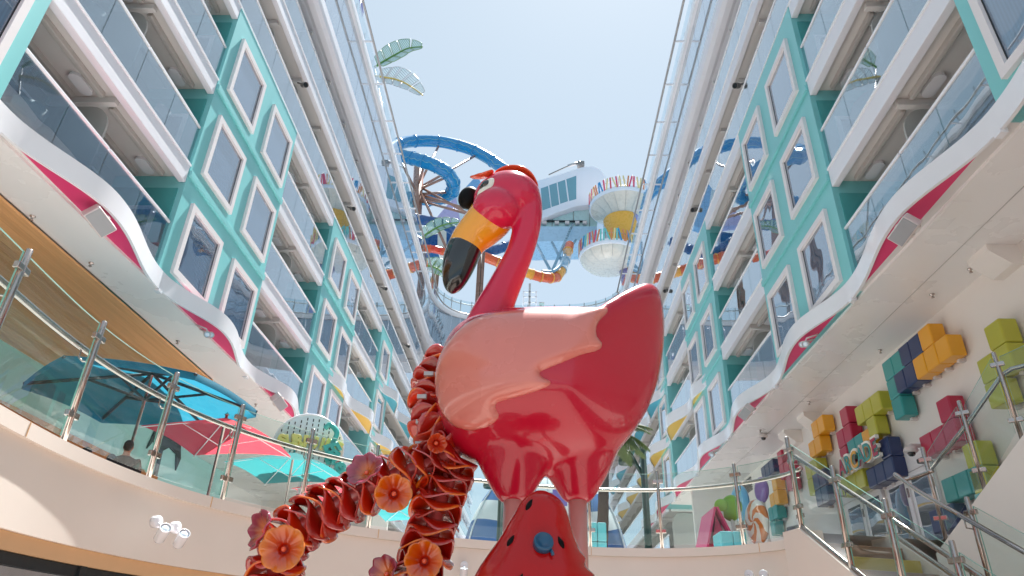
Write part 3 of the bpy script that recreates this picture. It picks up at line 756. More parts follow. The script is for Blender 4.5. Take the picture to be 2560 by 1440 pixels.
# --- wing: a raised salmon shell with three feather tips
def polar_r(px, py):
    a = math.atan2(py - CEN[1], px - CEN[0]); best = 1e9; d0 = math.hypot(px - CEN[0], py - CEN[1])
    rr = None
    m = len(out2)
    for i in range(m):
        p, q = out2[i], out2[(i+1) % m]
        d = Vector((math.cos(a), math.sin(a))); e = Vector((q.x - p.x, q.y - p.y)); w = Vector((p.x - CEN[0], p.y - CEN[1]))
        den = d.x * e.y - d.y * e.x
        if abs(den) < 1e-9: continue
        t_ = (w.x * e.y - w.y * e.x) / den; u = (w.x * d.y - w.y * d.x) / den
        if t_ > 0 and -1e-6 <= u <= 1 + 1e-6: rr = d0 / t_ if rr is None else max(rr, d0 / t_)
    return min(0.999, rr if rr else 0.999)
def wing(outl, side, T, name, mat, w=26.0):
    ol = catmull([(a, b, 0) for a, b in outl], 5, True)
    poly = [(p.x, p.y) for p in ol]
    def inside(x, y):
        c = False; j = len(poly) - 1
        for i in range(len(poly)):
            if (poly[i][1] > y) != (poly[j][1] > y) and x < (poly[j][0]-poly[i][0]) * (y-poly[i][1]) / (poly[j][1]-poly[i][1]) + poly[i][0]: c = not c
            j = i
        return c
    P_ = np.array(poly); Pn = np.roll(P_, -1, 0); E_ = Pn - P_; L_ = (E_**2).sum(1) + 1e-9
    def dist(x, y):
        q = np.array([x, y]) - P_; t_ = np.clip((q * E_).sum(1) / L_, 0, 1); d = q - E_ * t_[:, None]; return math.sqrt((d**2).sum(1).min())
    pts = [Vector(p) for p in poly]; nb = len(pts)
    x0, x1 = P_[:, 0].min(), P_[:, 0].max(); y0, y1 = P_[:, 1].min(), P_[:, 1].max()
    st_ = 7.0; yy = y0
    while yy < y1:
        xx = x0
        while xx < x1:
            if inside(xx, yy) and dist(xx, yy) > 3.0: pts.append(Vector((xx, yy)))
            xx += st_
        yy += st_
    for off in (2.0,):
        pass
    res = delaunay_2d_cdt(pts, [(i, (i+1) % nb) for i in range(nb)], [list(range(nb))], 1, 1e-4)
    vv, ff = res[0], res[2]
    top = []
    for p in vv:
        r = polar_r(p.x, p.y); b = body_pt(p.x, p.y, side, r)
        co = None
        if side == 1: co, no, _, _ = bvh.ray_cast(Vector((0, 0, 0)), Vector(ray(p.x, p.y)).normalized())
        if co is None: co, no, _, _ = bvh.find_nearest(b)
        d = dist(p.x, p.y); q = min(1.0, d / w); t_ = T * math.sqrt(max(0, 1 - (1 - q) ** 2)) 
        top.append(co + no * (t_ - 0.004))
    me = raw_mesh(top, [tuple(q) for q in ff], name, True)
    return link(name, me, mat, fl)
WING = [(1100, 900), (1130, 850), (1178, 806), (1240, 786), (1310, 778), (1400, 776), (1480, 774), (1524, 770), (1517, 783), (1497, 806), (1489, 836), (1505, 864), (1490, 878), (1455, 887), (1410, 905), (1368, 922), (1350, 932), (1358, 944), (1376, 953), (1370, 966), (1330, 982), (1280, 996), (1243, 1008), (1240, 1022), (1247, 1040), (1232, 1060), (1195, 1074), (1155, 1072), (1122, 1050), (1102, 1015), (1092, 960)]
wing(WING, 1, 0.075, 'wing', 'flamingo_wing')
wing(WING, -1, 0.075, 'wing', 'flamingo_wing')
# seam where the legs' casing starts, and the black gasket towards the garland
def skin_line(pix, lift):
    o = []
    for a, b, _ in [tuple(p) for p in catmull([(a, b, 0) for a, b in pix], 6)]:
        co, no, _, _ = bvh.ray_cast(Vector((0, 0, 0)), Vector(ray(a, b)).normalized())
        if co is not None: o.append(co + no * lift)
    return o
for nm_, pix, r0, mt in (('gasket', [(1098, 1048), (1112, 1088), (1134, 1122), (1160, 1150), (1182, 1166)], 0.012, 'seed_black'),):
    ln_ = skin_line(pix, 0.0)
    if len(ln_) > 3: tube(nm_, ln_, r0, mt, fl, 8)
# --- neck and head: one skin
PXH = (F_(1271, 520) - F_(1270, 520)).length
NK = [(1205, 840, 50), (1226, 790, 46), (1252, 735, 40), (1278, 680, 36), (1300, 630, 33), (1314, 580, 34), (1320, 530, 36), (1312, 486, 38), (1288, 462, 40)]
neck_c = catmull([tuple(F_(a, b)) for a, b, r in NK], 5)
nr = catmull([(r, 0, 0) for a, b, r in NK], 5)
neck_me = tube_mesh(neck_c, [p.x * PXH * 1.0 for p in nr], 28)
def ellipsoid(c, rx, ry, rz, rot=0.0, seg=28):
    bm = bmesh.new(); bmesh.ops.create_uvsphere(bm, u_segments=seg, v_segments=seg // 2, radius=1)
    bm.transform(Matrix.Translation(c) @ Matrix.Rotation(rot, 4, 'Y') @ Matrix.Diagonal((rx, ry, rz, 1)))
    return bm_mesh(bm, 'e', True)
HC = F_(1270, 500, YF)
HS = PXH * 1.0
head_me = fuse([neck_me, ellipsoid(F_(1272, 496), 81*HS, 66*HS, 74*HS), ellipsoid(F_(1241, 522, YF - 0.10), 60*HS, 52*HS, 58*HS), ellipsoid(F_(1224, 490), 38*HS, 44*HS, 52*HS, 0.4)], 0.016, 6, 0.5)
link('neck_and_head', head_me, 'flamingo_neck', fl)
# --- beak: yellow sleeve, black hooked tip
BK = [(1243, 518, 56, .95), (1226, 545, 57, .95), (1202, 571, 53, .93), (1178, 595, 47, .9), (1160, 622, 42, .88)]
c_ = catmull([tuple(F_(a, b)) for a, b, r, s_ in BK], 6); r_ = catmull([(r, s_, 0) for a, b, r, s_ in BK], 6)
link('beak', tube_mesh(c_, [p.x * PXH for p in r_], 32, squash=[p.y for p in r_], up=(0, 1, 0)), 'beak_yellow', fl)
BK = [(1163, 617, 42.8, .88), (1152, 645, 42, .86), (1143, 675, 37, .84), (1136, 702, 29, .82), (1132, 720, 20, .8), (1130, 730, 10, .8), (1129, 734, 2, .8)]
c_ = catmull([tuple(F_(a, b)) for a, b, r, s_ in BK], 6); r_ = catmull([(r, s_, 0) for a, b, r, s_ in BK], 6)
link('beak_tip', tube_mesh(c_, [max(0.002, p.x * PXH) for p in r_], 32, squash=[p.y for p in r_], up=(0, 1, 0)), 'black_gloss', fl)
# --- eyes, brow, crest
def disc_on(bx, by, w, h, tilt, mat, name, lift, Y0, thick=0.02):
    c = F_(bx, by, Y0)
    return link(name, ellipsoid(c, w * PXH, thick, h * PXH, tilt, 24), mat, fl)
def head_front(px, py):
    d = Vector(ray(px, py)).normalized()
    hb = BVHTree.FromPolygons([tuple(p.co) for p in head_me.vertices], [tuple(p.vertices) for p in head_me.polygons])
    co, no, _, _ = hb.ray_cast(Vector((0, 0, 0)), d); return co, no
hb = BVHTree.FromPolygons([tuple(p.co) for p in head_me.vertices], [tuple(p.vertices) for p in head_me.polygons])
def on_head(px, py):
    q = F_(px, py, YF - 0.3); co, no, _, _ = hb.find_nearest(q); return co, no
def patch(name, center, w, h, axis, lift, mat, parent):
    """domed lens that follows the head's skin; h runs along axis"""
    v = []; f = []
    co0, no0, _, _ = hb.ray_cast(Vector((0, 0, 0)), Vector(ray(*center)).normalized())
    if co0 is None: co0, no0 = on_head(*center)
    ty = Vector(axis); ty = (ty - no0 * ty.dot(no0)).normalized(); tx = ty.cross(no0)
    N, K = 6, 24
    for k in range(N + 1):
        r = k / N
        for j in range(K):
            a = 2 * math.pi * j / K
            p = co0 + tx * (w * PXH * r * math.cos(a)) + ty * (h * PXH * r * math.sin(a))
            co, no, _, _ = hb.find_nearest(p); v.append(co + no * (lift * math.sqrt(max(0, 1 - r**3)) - 0.003))
    for k in range(N):
        for j in range(K): f.append((k*K + j, k*K + (j+1) % K, (k+1)*K + (j+1) % K, (k+1)*K + j))
    return link(name, raw_mesh(v, f, smooth=True), mat, parent)
ew = patch('eye', (1216, 468), 19, 31, (0.64, 0, 0.77), 0.03, 'eye_white', fl)
patch('pupil', (1214, 467), 13, 19, (0.64, 0, 0.77), 0.055, 'black_gloss', ew)
link('far_eye', ellipsoid(F_(1172, 495, YF + 0.12), 27*PXH, 0.10, 33*PXH, 0.25), 'seed_black', fl)
tube('brow', catmull([F_(1176, 444, YF + 0.05), F_(1196, 442, YF - 0.02), F_(1216, 436, YF - 0.12), F_(1234, 428, YF - 0.14)], 4), [0.012, 0.03, 0.04, 0.045, 0.05, 0.055, 0.055, 0.05, 0.05, 0.05, 0.045, 0.04, 0.02], 'crest_orange', fl, 12, squash=0.3)
cc = catmull([F_(1236, 436, YF), F_(1264, 429, YF), F_(1300, 431, YF), F_(1328, 445, YF), F_(1345, 468, YF)], 5)
tube('crest', cc, [0.02 + 0.10 * math.sin(math.pi * i / 20) ** 0.6 for i in range(21)], 'crest_orange', fl, 20, squash=[0.22] * 21, up=(0, 0, 1))

# ================================================================ WATERMELON SLIDE
mel = bpy.data.materials.new('melon_red')
paint('melon', '#b00405', 0.2, coat=0.35, vary=0.06, scale=2, spec=0.25)
paint('valve_blue', '#0d4c70', 0.35, coat=0.3)
YM = 4.7
ms = thing('watermelon_slide', 'glossy red watermelon shaped slide top with black seeds below the flamingo', 'sculpture', (0.1, YM, -1.6))
secs = [(1208, 1354, 13), (1222, 1355, 40), (1242, 1356, 58), (1269, 1354, 71), (1294, 1350, 82), (1324, 1346, 94), (1359, 1342, 113), (1394, 1338, 132), (1424, 1336, 147), (1500, 1332, 176), (1580, 1328, 206), (1700, 1325, 236), (1900, 1325, 257), (2150, 1325, 262)]
pm = 1 * (F_(1371, 1300, YM) - F_(1370, 1300, YM)).length
v = []; f = []; K = 48
cents = catmull([(cx_, cy_, r) for cy_, cx_, r in secs], 4)
zs = []
for c in cents:
    q = onY(c.x, c.y, YM); zs.append(q)
vv = []; N = len(cents)
for k, c in enumerate(cents):
    q = zs[k]
    for j in range(K):
        a = 2 * math.pi * j / K
        rip = 1 + 0.045 * smooth01((c.y - 1330) / 60) * math.exp(-((a if a < math.pi else a - 2*math.pi) / 0.55) ** 2) * math.sin(c.y / 7.5)
        vv.append((q.x + c.z * pm * rip * math.cos(a), YM + 0.25 + c.z * pm * 0.8 * math.sin(a), max(q.z, -1.6)))
ff = [tuple(range(K))]
for k in range(N - 1):
    if vv[(k+1)*K][2] <= -1.6 and vv[k*K][2] <= -1.6: break
    for j in range(K): ff.append((k*K + j, k*K + (j+1) % K, (k+1)*K + (j+1) % K, (k+1)*K + j))
mme = raw_mesh(vv, ff, smooth=True)
link('melon_shell', mme, 'melon', ms)
mb = BVHTree.FromPolygons([tuple(p.co) for p in mme.vertices], [tuple(p.vertices) for p in mme.polygons])
def on_melon(px, py): return mb.ray_cast(Vector((0, 0, 0)), Vector(ray(px, py)).normalized())[:2]
for px, py, tl in [(1323, 1262, 0.35), (1277, 1352, 0.3), (1402, 1356, -0.3), (1300, 1450, 0.3), (1400, 1460, -0.2)]:
    co, no = on_melon(px, py)
    if co is None: continue
    up = Vector((math.sin(tl), 0, math.cos(tl))); up = (up - no * up.dot(no)).normalized(); sx = up.cross(no)
    pts = []
    for j in range(20):
        a = 2 * math.pi * j / 20
        yv = math.cos(a); wv_ = math.sin(a) * (0.62 if yv < 0 else 0.62 * (1 - yv) ** 0.55 if yv < 1 else 0)
        pts.append((wv_ * 0.036, yv * 0.05))
    vs2 = [co + no * 0.012] + [co + sx * a * 0.7 + up * b * 0.7 + no * 0.010 for a, b in pts] + [co + sx * a + up * b - no * 0.006 for a, b in pts]
    fs2 = [(0, 1 + j, 1 + (j+1) % 20) for j in range(20)] + [(1 + j, 21 + j, 21 + (j+1) % 20, 1 + (j+1) % 20) for j in range(20)]
    link('seed', raw_mesh(vs2, fs2, smooth=True), 'seed_black', ms)
co, no = on_melon(1357, 1362)
q = no.to_track_quat('Z', 'Y').to_matrix().to_4x4()
Mv = Matrix.Translation(co - no * 0.01) @ q
vl = link('valve', lathe_mesh([(0.066, 0), (0.066, 0.05), (0.062, 0.06), (0.05, 0.062), (0.048, 0.056), (0.0, 0.056)], 28), 'valve_blue', ms, Mv)
a = co + no * 0.03 + Vector((0.04, 0, -0.035))
tube('valve_spout', [a, a + Vector((0.018, -0.01, -0.03)), a + Vector((0.02, -0.012, -0.045))], 0.011, 'valve_blue', vl, 10)

# ================================================================ FLOWER GARLAND
def petal_mat(name, inner, outer, rim):
    m = bpy.data.materials.new(name); m.use_nodes = True; t = m.node_tree; b = t.nodes['Principled BSDF']
    b.inputs['Roughness'].default_value = 0.22; b.inputs['Coat Weight'].default_value = 1.0; b.inputs['Coat Roughness'].default_value = 0.04
    tc = t.nodes.new('ShaderNodeTexCoord'); sp = t.nodes.new('ShaderNodeVectorMath'); sp.operation = 'MULTIPLY'; sp.inputs[1].default_value = (1, 1, 0)
    ln = t.nodes.new('ShaderNodeVectorMath'); ln.operation = 'LENGTH'
    nz = t.nodes.new('ShaderNodeTexNoise'); nz.inputs['Scale'].default_value = 9
    ad = t.nodes.new('ShaderNodeMath'); ad.operation = 'MULTIPLY_ADD'; ad.inputs[1].default_value = 0.07
    rp_ = t.nodes.new('ShaderNodeValToRGB')
    e = rp_.color_ramp.elements; fl_ = name.startswith('flower')
    e[0].position = 0.06 if fl_ else 0.12; e[0].color = lin(inner); e[1].position = 0.14 if fl_ else 0.19; e[1].color = lin(outer)
    e2 = e.new(0.19 if fl_ else 0.282); e2.color = lin(rim)
    if not fl_: e3 = e.new(0.262); e3.color = lin(outer)
    t.links.new(tc.outputs['Object'], sp.inputs[0]); t.links.new(sp.outputs[0], ln.inputs[0]); t.links.new(tc.outputs['Object'], nz.inputs['Vector'])
    t.links.new(nz.outputs['Fac'], ad.inputs[0]); t.links.new(ln.outputs['Value'], ad.inputs[2]); t.links.new(ad.outputs[0], rp_.inputs[0]); t.links.new(rp_.outputs[0], b.inputs['Base Color'])
    MATS[name] = m
petal_mat('petal_burgundy', '#c8380c', '#b51c10', '#c85a5c')
petal_mat('petal_red', '#d84c0a', '#c82c0a', '#e8740c')
petal_mat('petal_rust', '#b83a0c', '#98160f', '#b83c30')
petal_mat('flower_orange', '#b01804', '#d05202', '#e07604')
petal_mat('flower_plum', '#d8701a', '#8c2638', '#a03a58')
def ruffle(rad, lobes, amp, cup, thick, ph=0.0, N=7, K=40):
    vt = []
    for sgn in (0, 1):
        for k in range(N + 1):
            r = k / N
            for j in range(K):
                a = 2 * math.pi * j / K
                rr = rad * r * (1 + 0.07 * math.sin(lobes * a + ph + 1.3) * r)
                z = amp * r**2 * math.sin(lobes * a + ph) + cup * r**2 - thick * sgn * (1 - 0.4 * r)
                vt.append((rr * math.cos(a), rr * math.sin(a), z))
    f = []
    o = (N + 1) * K
    for s_ in (0, o):
        for k in range(N):
            for j in range(K): f.append((s_ + k*K + j, s_ + k*K + (j+1) % K, s_ + (k+1)*K + (j+1) % K, s_ + (k+1)*K + j))
    for j in range(K): f.append((N*K + j, N*K + (j+1) % K, o + N*K + (j+1) % K, o + N*K + j))
    bm = bmesh.new(); bv_ = [bm.verts.new(p) for p in vt]
    for q in f:
        bm.faces.new([bv_[i] for i in q])
    bmesh.ops.remove_doubles(bm, verts=bm.verts, dist=1e-5)
    return bm_mesh(bm, 'ruffle', True)
PET = []
for i, (mname, lob, ph) in enumerate([('petal_burgundy', 3, 0.0), ('petal_red', 3, 1.6), ('petal_rust', 3, 0.7), ('petal_burgundy', 3, 2.8), ('petal_red', 2, 2.0)]):
    m_ = ruffle(0.235, 3, 0.06, 0.075, 0.03, 0.0); m_.materials.append(MATS[mname]); PET.append(m_)
def trumpet(rad):
    prof = []; vt = []; f = []; K = 48; N = 10
    for sgn in (0, 1):
        for k in range(N + 1):
            r = k / N
            for j in range(K):
                a = 2 * math.pi * j / K
                lob = abs(math.cos(4 * a)) ** 0.6
                rr = rad * (0.12 + 0.88 * r) * (1 - 0.07 * r * (1 - lob))
                z = 0.10 * r ** 0.55 + 0.012 * r * math.cos(8 * a) + (0.018 * math.sin(2*a) * r * r) - 0.014 * sgn
                vt.append((rr * math.cos(a), rr * math.sin(a), z))
    o = (N + 1) * K
    for s_ in (0, o):
        for k in range(N):
            for j in range(K): f.append((s_ + k*K + j, s_ + k*K + (j+1) % K, s_ + (k+1)*K + (j+1) % K, s_ + (k+1)*K + j))
        f.append(tuple(s_ + j for j in range(K)))
    for j in range(K): f.append((N*K + j, N*K + (j+1) % K, o + N*K + (j+1) % K, o + N*K + j))
    return raw_mesh(vt, f, smooth=True)
gar = thing('flower_garland', 'garland of ruffled red and orange flower petals hanging from the flamingo', 'garland', (-1.2, 6.2, -1.6))
YG = 5.95
def chain(pix, step, scale0, scale1, flip=1):
    c = catmull([onY(a, b, Y) for a, b, Y in pix], 14)
    L = [0.0]
    for p, q in zip(c, c[1:]): L.append(L[-1] + (q - p).length)
    tube('garland_core', c, 0.07, 'petal_burgundy', gar, 10)
    d = 0.0; i = 0
    while d < L[-1]:
        k = max(j for j in range(len(L)) if L[j] <= d); k = min(k, len(c) - 2)
        tt = (c[k+1] - c[k]).normalized(); p = c[k] + tt * (d - L[k])
        s_ = scale0 + (scale1 - scale0) * d / L[-1]
        M = Matrix.Translation(p) @ (tt * flip).to_track_quat('Z', 'X').to_matrix().to_4x4() @ Matrix.Rotation(random.uniform(-0.18, 0.18) + (i % 2) * 0.75 + i * 0.06, 4, 'Z') @ Matrix.Rotation(random.uniform(-0.05, 0.05), 4, 'X') @ Matrix.Scale(s_ * random.uniform(0.94, 1.06), 4)
        link('petal', PET[i % len(PET)], None, gar, M)
        d += step; i += 1
chain([(1130, 1128, 6.05), (1080, 1160, 6.0), (1010, 1180, 5.95), (930, 1215, 5.9), (840, 1262, 5.85), (760, 1312, 5.8), (705, 1360, 5.75), (690, 1420, 5.72), (688, 1500, 5.7), (690, 1700, 5.7), (695, 2200, 5.7)], 0.074, 0.92, 0.98)
chain([(1140, 1150, 6.1), (1122, 1200, 6.05), (1100, 1250, 6.0), (1085, 1310, 5.97), (1070, 1370, 5.93), (1045, 1430, 5.9), (1020, 1500, 5.9), (1000, 1700, 5.9), (1000, 2150, 5.9)], 0.074, 0.92, 0.98)
chain([(1098, 905, 6.35), (1080, 945, 6.3), (1072, 1000, 6.25), (1078, 1055, 6.2), (1105, 1100, 6.12), (1140, 1140, 6.05)], 0.085, 0.7, 0.95, -1)
for px, py, Y, rad, mt, tilt in [(985, 1236, 5.58, 0.15, 'flower_orange', (0.15, -0.98, -0.1)), (712, 1374, 5.42, 0.168, 'flower_orange', (0.1, -0.98, -0.05)), (1063, 1404, 5.6, 0.148, 'flower_orange', (0.0, -0.98, -0.05)), (1088, 1108, 5.75, 0.085, 'flower_orange', (0.3, -0.9, -0.25)), (921, 1190, 5.70, 0.16, 'flower_plum', (-0.25, -0.85, 0.45)), (672, 1330, 5.55, 0.15, 'flower_plum', (-0.7, -0.7, 0.1)), (975, 1440, 5.7, 0.13, 'flower_plum', (-0.5, -0.8, 0.2))]:
    k = Vector(tilt).normalized()
    me = trumpet(rad); me.materials.append(MATS[mt])
    fo = link('flower', me, None, gar, Matrix.Translation(onY(px, py, Y)) @ k.to_track_quat('Z', 'X').to_matrix().to_4x4())
    link('stamen', ellipsoid(onY(px, py, Y) + k * 0.04, 0.02, 0.02, 0.02), 'crest_orange', fo)
for px, py in [(1072, 935), (1055, 992), (1052, 1055), (1050, 1110)]:
    q = onY(px, py, 6.05); box('clip_plate', (q.x - 0.045, q.x + 0.045), (q.y - 0.02, q.y + 0.02), (q.z - 0.02, q.z + 0.02), 'pipe_grey', gar, 0.004)
# ================================================================ ARCADE SIDE (right)
for nm, hx in (('tet_yellow', '#e9a31c'), ('tet_navy', '#22315e'), ('tet_teal', '#2f9490'), ('tet_lime', '#b9b53a'), ('tet_red', '#b51f42')):
    paint(nm, hx, 0.33, coat=0.25, vary=0.05, scale=2)
CELL = 0.465; DEP = 0.38
def tetro(cx_, cy_, cells, mat, label, cell=CELL, dep=DEP):
    q = onX(cx_, cy_, XW - dep)               # upper far corner of the front of cell (0,0); a grows away from the camera
    t = thing('wall_blocks', label, 'wall decoration', (XW, q.y, q.z))
    for a, h in cells:
        y1 = q.y + a * cell; z1 = q.z + h * cell
        box('block', (XW - dep, XW - 0.06), (y1 - cell + 0.004, y1 - 0.004), (z1 - cell + 0.004, z1 - 0.004), mat, t, 0.03)
        if h == min(hh for aa, hh in cells if aa == a):
            box('wall_bracket', (XW - 0.14, XW - 0.001), (y1 - cell * 0.6, y1 - cell * 0.4), (z1 - cell - 0.05, z1 - cell + 0.02), 'speaker_white', t)
    return t
def cr1(x, y): return 1960 + x / 2.77, 780 + y / 2.77
tetro(*cr1(918, 138), [(0, 0), (1, -1), (0, -1), (-1, -1)], 'tet_yellow', 'golden yellow T-shaped block cluster, the topmost on the arcade wall')
tetro(*cr1(783, 258), [(0, 0), (-1, 0), (1, -1), (0, -1)], 'tet_navy', 'navy blue zigzag of four blocks between the teal and golden clusters')
tetro(*cr1(672, 360), [(0, 0), (-1, 0), (0, -1), (0, -2)], 'tet_teal', 'teal corner-shaped block cluster high on the arcade wall beside the navy zigzag')
tetro(*cr1(1375, 115), [(0, 0), (0, -1), (1, -1), (1, -2)], 'tet_lime', 'lime green zigzag block cluster at the far right behind the upper stair rail')
tetro(*cr1(1045, 625), [(0, 0), (0, -1), (1, -1), (2, -1)], 'tet_red', 'crimson L-shaped block cluster behind the upper stair glass')
tetro(*cr1(482, 670), [(0, 0), (-1, 0), (-2, 0), (-1, -1)], 'tet_lime', 'lime green T-shaped block cluster above the arcade sign')
tetro(*cr1(378, 685), [(0, 0), (0, -1), (1, -1), (1, -2)], 'tet_red', 'crimson zigzag block cluster above the arcade sign')
tetro(*cr1(182, 775), [(0, 0), (-1, 0), (0, -1), (1, -1)], 'tet_yellow', 'golden yellow zigzag block cluster left of the crimson zigzag near the ceiling')
tetro(*cr1(530, 835), [(0, 0)], 'tet_yellow', 'single golden block tucked behind the letters of the arcade sign')
tetro(*cr1(430, 900), [(0, 0), (-1, 0)], 'tet_teal', 'small teal block pair tucked behind the arcade letters')
tetro(*cr1(647, 895), [(0, 0), (0, -1), (1, -1), (2, -1)], 'tet_navy', 'navy blue L-shaped block cluster right beside the arcade sign')
tetro(*cr1(385, 1165), [(0, 0), (-1, 0), (-2, 0)], 'tet_lime', 'lime green row of three blocks below the arcade sign')
tetro(*cr1(1225, 930), [(0, 0), (0, -1)], 'tet_lime', 'lime green upright block pair beside the upper stair')
tetro(*cr1(1080, 1165), [(0, 0), (-1, 0), (-2, 0), (-2, -1)], 'tet_teal', 'teal block cluster low behind the upper stair posts')
tetro(*cr1(140, 1060), [(0, 0), (-1, 0), (0, -1)], 'tet_lime', 'lime green block cluster left of the arcade sign behind the stair rail')
tetro(*cr1(190, 1130), [(0, 0), (-1, 0), (0, -1), (-1, -1)], 'tet_navy', 'navy square of blocks seen through the stair glass left of the arcade doors')
tetro(1901, 1170, [(0, 0), (-1, 0), (-2, 0)], 'tet_navy', 'navy row of blocks at the far end of the arcade wall')
tetro(1941, 1132, [(0, 0), (0, -1), (-1, -1), (-1, -2)], 'tet_red', 'crimson zigzag block cluster at the far end of the arcade wall')
tetro(1927, 1196, [(0, 0), (0, -1), (1, -1)], 'tet_yellow', 'golden block cluster low at the far end of the arcade wall')
tetro(1919, 1271, [(0, 0), (-1, 0), (0, -1)], 'tet_teal', 'teal block cluster low at the far end of the arcade wall')
tetro(*cr1(995, 1380), [(0, 0), (-1, 0)], 'tet_navy', 'navy block pair low on the wall right of the arcade doors')
# ---- sign letters
asg = thing('arcade_sign', 'multicoloured raised ARCADE letters standing on the lime and navy blocks', 'sign', (XW - 0.5, 16.5, 4.3))
paint('letter_face', '#f6efe4', 0.4)
cols = ['tet_red', 'tet_teal', 'tet_yellow', 'tet_teal', 'tet_teal', 'tet_red']
tints = ['tet_teal', 'tet_yellow', 'tet_teal', 'tet_red', 'tet_yellow', 'tet_teal']
for i, ch in enumerate('ARCADE'):
    y = 18.2 - i * 0.385
    M = frame_M((XW - 0.47, y, 4.66), (0, -1, 0), (0, 0, 1), (-1, 0, 0))
    back = link('letter', text_mesh(ch, 0.72, 0.04), 'letter_face', asg, M)
    link('letter_inlay', text_mesh(ch, 0.56, 0.006), cols[i], back, M @ Matrix.Translation((0, 0, 0.052)))
    link('letter_accent', text_mesh(ch, 0.57, 0.003), tints[i], back, M @ Matrix.Translation((0.022, -0.022, 0.045)))
# ---- doors
ad = thing('arcade_doors', 'white framed glass double doors below the arcade sign', 'door', (XW, 16, 1.6))
def door(y0, y1, z0, z1):
    d = box('door_leaf', (XW - 0.09, XW - 0.002), (y0, y1), (z0, z1), 'frame', ad, 0.01)
    box('door_glass', (XW - 0.102, XW - 0.092), (y0 + 0.14, y1 - 0.14), (z0 + 0.25, z1 - 0.16), 'door_glass', d)
    box('closer', (XW - 0.2, XW - 0.02), (y0 + 0.1, y0 + 0.3), (z1 + 0.04, z1 + 0.14), 'dark', d, 0.02)
    box('hinge', (XW - 0.12, XW - 0.085), (y0 + 0.01, y0 + 0.06), (z1 - 0.5, z1 - 0.3), 'steel', d)
zt_ = onX(2290, 1170, XW - 0.1).z
box('door_head', (XW - 0.07, XW - 0.001), (14.2, 20.2), (zt_ + 0.0, zt_ + 0.5), 'frame', ad)
for a in (14.9, 16.0, 17.3, 18.4): door(a, a + 1.02, 1.6, zt_ - 0.02)
for nm, px, py in (('security_camera', 2277, 1125), ('ceiling_camera', 1908, 1090)):
    if nm == 'security_camera':
        p = onX(px, py, XW - 0.55)
        t = thing('security_camera', 'white dome camera on a wall arm beside the arcade sign', 'camera', p)
        box('arm', (p.x, XW - 0.002), (p.y - 0.05, p.y + 0.05), (p.z + 0.06, p.z + 0.13), 'speaker_white', t, 0.01)
    else:
        p = onZ(px, py, 6.70)
        t = thing('security_camera', 'small dome camera under the right-hand ceiling near the palm', 'camera', p)
    link('housing', lathe_mesh([(0.07, 0.08), (0.13, 0.04), (0.15, -0.02), (0.11, -0.06), (0.0, -0.06)], 20), 'speaker_white', t, Matrix.Translation(p))
    link('dome', lathe_mesh([(0.085, -0.05), (0.075, -0.10), (0.045, -0.13), (0.0, -0.14)], 20), 'black_gloss', t, Matrix.Translation(p))
# ---- loudspeakers and spotlights tucked behind the wavy fascias
def loudspeaker(p, s, label, sc_=1.0):
    """p: body centre; s: side (+1 right block)"""
    t = thing('loudspeaker', label, 'loudspeaker', p)
    dirv = Vector((-s * 0.62, -0.42, -0.62)).normalized(); sx = Vector((0.0, 1.0, -0.12)); sx = (sx - dirv * sx.dot(dirv)).normalized(); sy = dirv.cross(sx)
    M = frame_M(p, sx, sy, dirv)
    obox('cabinet', (0.5 * sc_, 0.30 * sc_, 0.26 * sc_), M, 'speaker_white', t, 0.02)
    obox('grille', (0.46 * sc_, 0.26 * sc_, 0.02), M @ Matrix.Translation((0, 0, 0.132 * sc_)), 'grille', t, 0.008)
    obox('yoke', (0.06, 0.34 * sc_, 0.12), M @ Matrix.Translation((0.05, 0, -0.1)), 'speaker_white', t, 0.01)
    tube('mount', [p, (p[0] + s * 0.3, p[1] + 0.05, p[2] + 0.12)], 0.03, 'speaker_white', t, 8)
loudspeaker(onX(248, 552, -7.72), -1, 'white loudspeaker behind the magenta wave at the upper left', 1.0)
loudspeaker(onX(2262, 575, 6.1), 1, 'white loudspeaker behind the magenta wave at the upper right', 0.95)
loudspeaker(onX(697, 1005, -7.72), -1, 'white loudspeaker behind the left magenta wave above the coral parasol', 1.0)
loudspeaker(onX(1866, 1030, 6.1), 1, 'white loudspeaker behind the right magenta wave near the camera dome', 0.9)
paint('lens_glow', '#dff0ff', 0.1, coat=1.0)
def can(name, p, d, r, l, parent, mat='speaker_white', lens='lens_glow'):
    q = Vector(d).normalized().to_track_quat('Z', 'Y').to_matrix().to_4x4(); M = Matrix.Translation(p) @ q
    c = link(name, lathe_mesh([(r * 0.8, -l), (r * 0.95, -l * 0.9), (r, 0), (r, l * 0.1), (r * 0.9, l * 0.1), (r * 0.86, 0)], 20), mat, parent, M)
    link('lens', lathe_mesh([(r * 0.86, 0.0), (r * 0.5, 0.012), (0, 0.018)], 20), lens, c, M)
    return c
for p, s, lab in ((onX(522, 838, -7.75), -1, 'pair of clamped spotlights behind the left magenta wave'), (onX(2010, 862, 6.1), 1, 'pair of clamped spotlights behind the right magenta wave'), (onX(1778, 1138, 6.1), 1, 'pair of clamped spotlights at the far end of the right magenta wave')):
    t = thing('spotlight_pair', lab, 'spotlight', p)
    can('lamp_head', p + Vector((0, -0.08, -0.02)), (-s * 0.5, -0.75, -0.45), 0.08, 0.2, t)
    can('lamp_head', p + Vector((0.0, 0.10, 0.05)), (-s * 0.5, -0.75, -0.45), 0.075, 0.18, t)
    tube('bracket', [p + Vector((s * 0.3, 0.1, 0.2)), p + Vector((s * 0.1, 0.05, 0.1)), p], 0.025, 'speaker_white', t, 8)
    tube('bracket', [p + Vector((s * 0.3, -0.15, 0.2)), p + Vector((s * 0.05, -0.1, 0.12)), p], 0.02, 'speaker_white', t, 8)
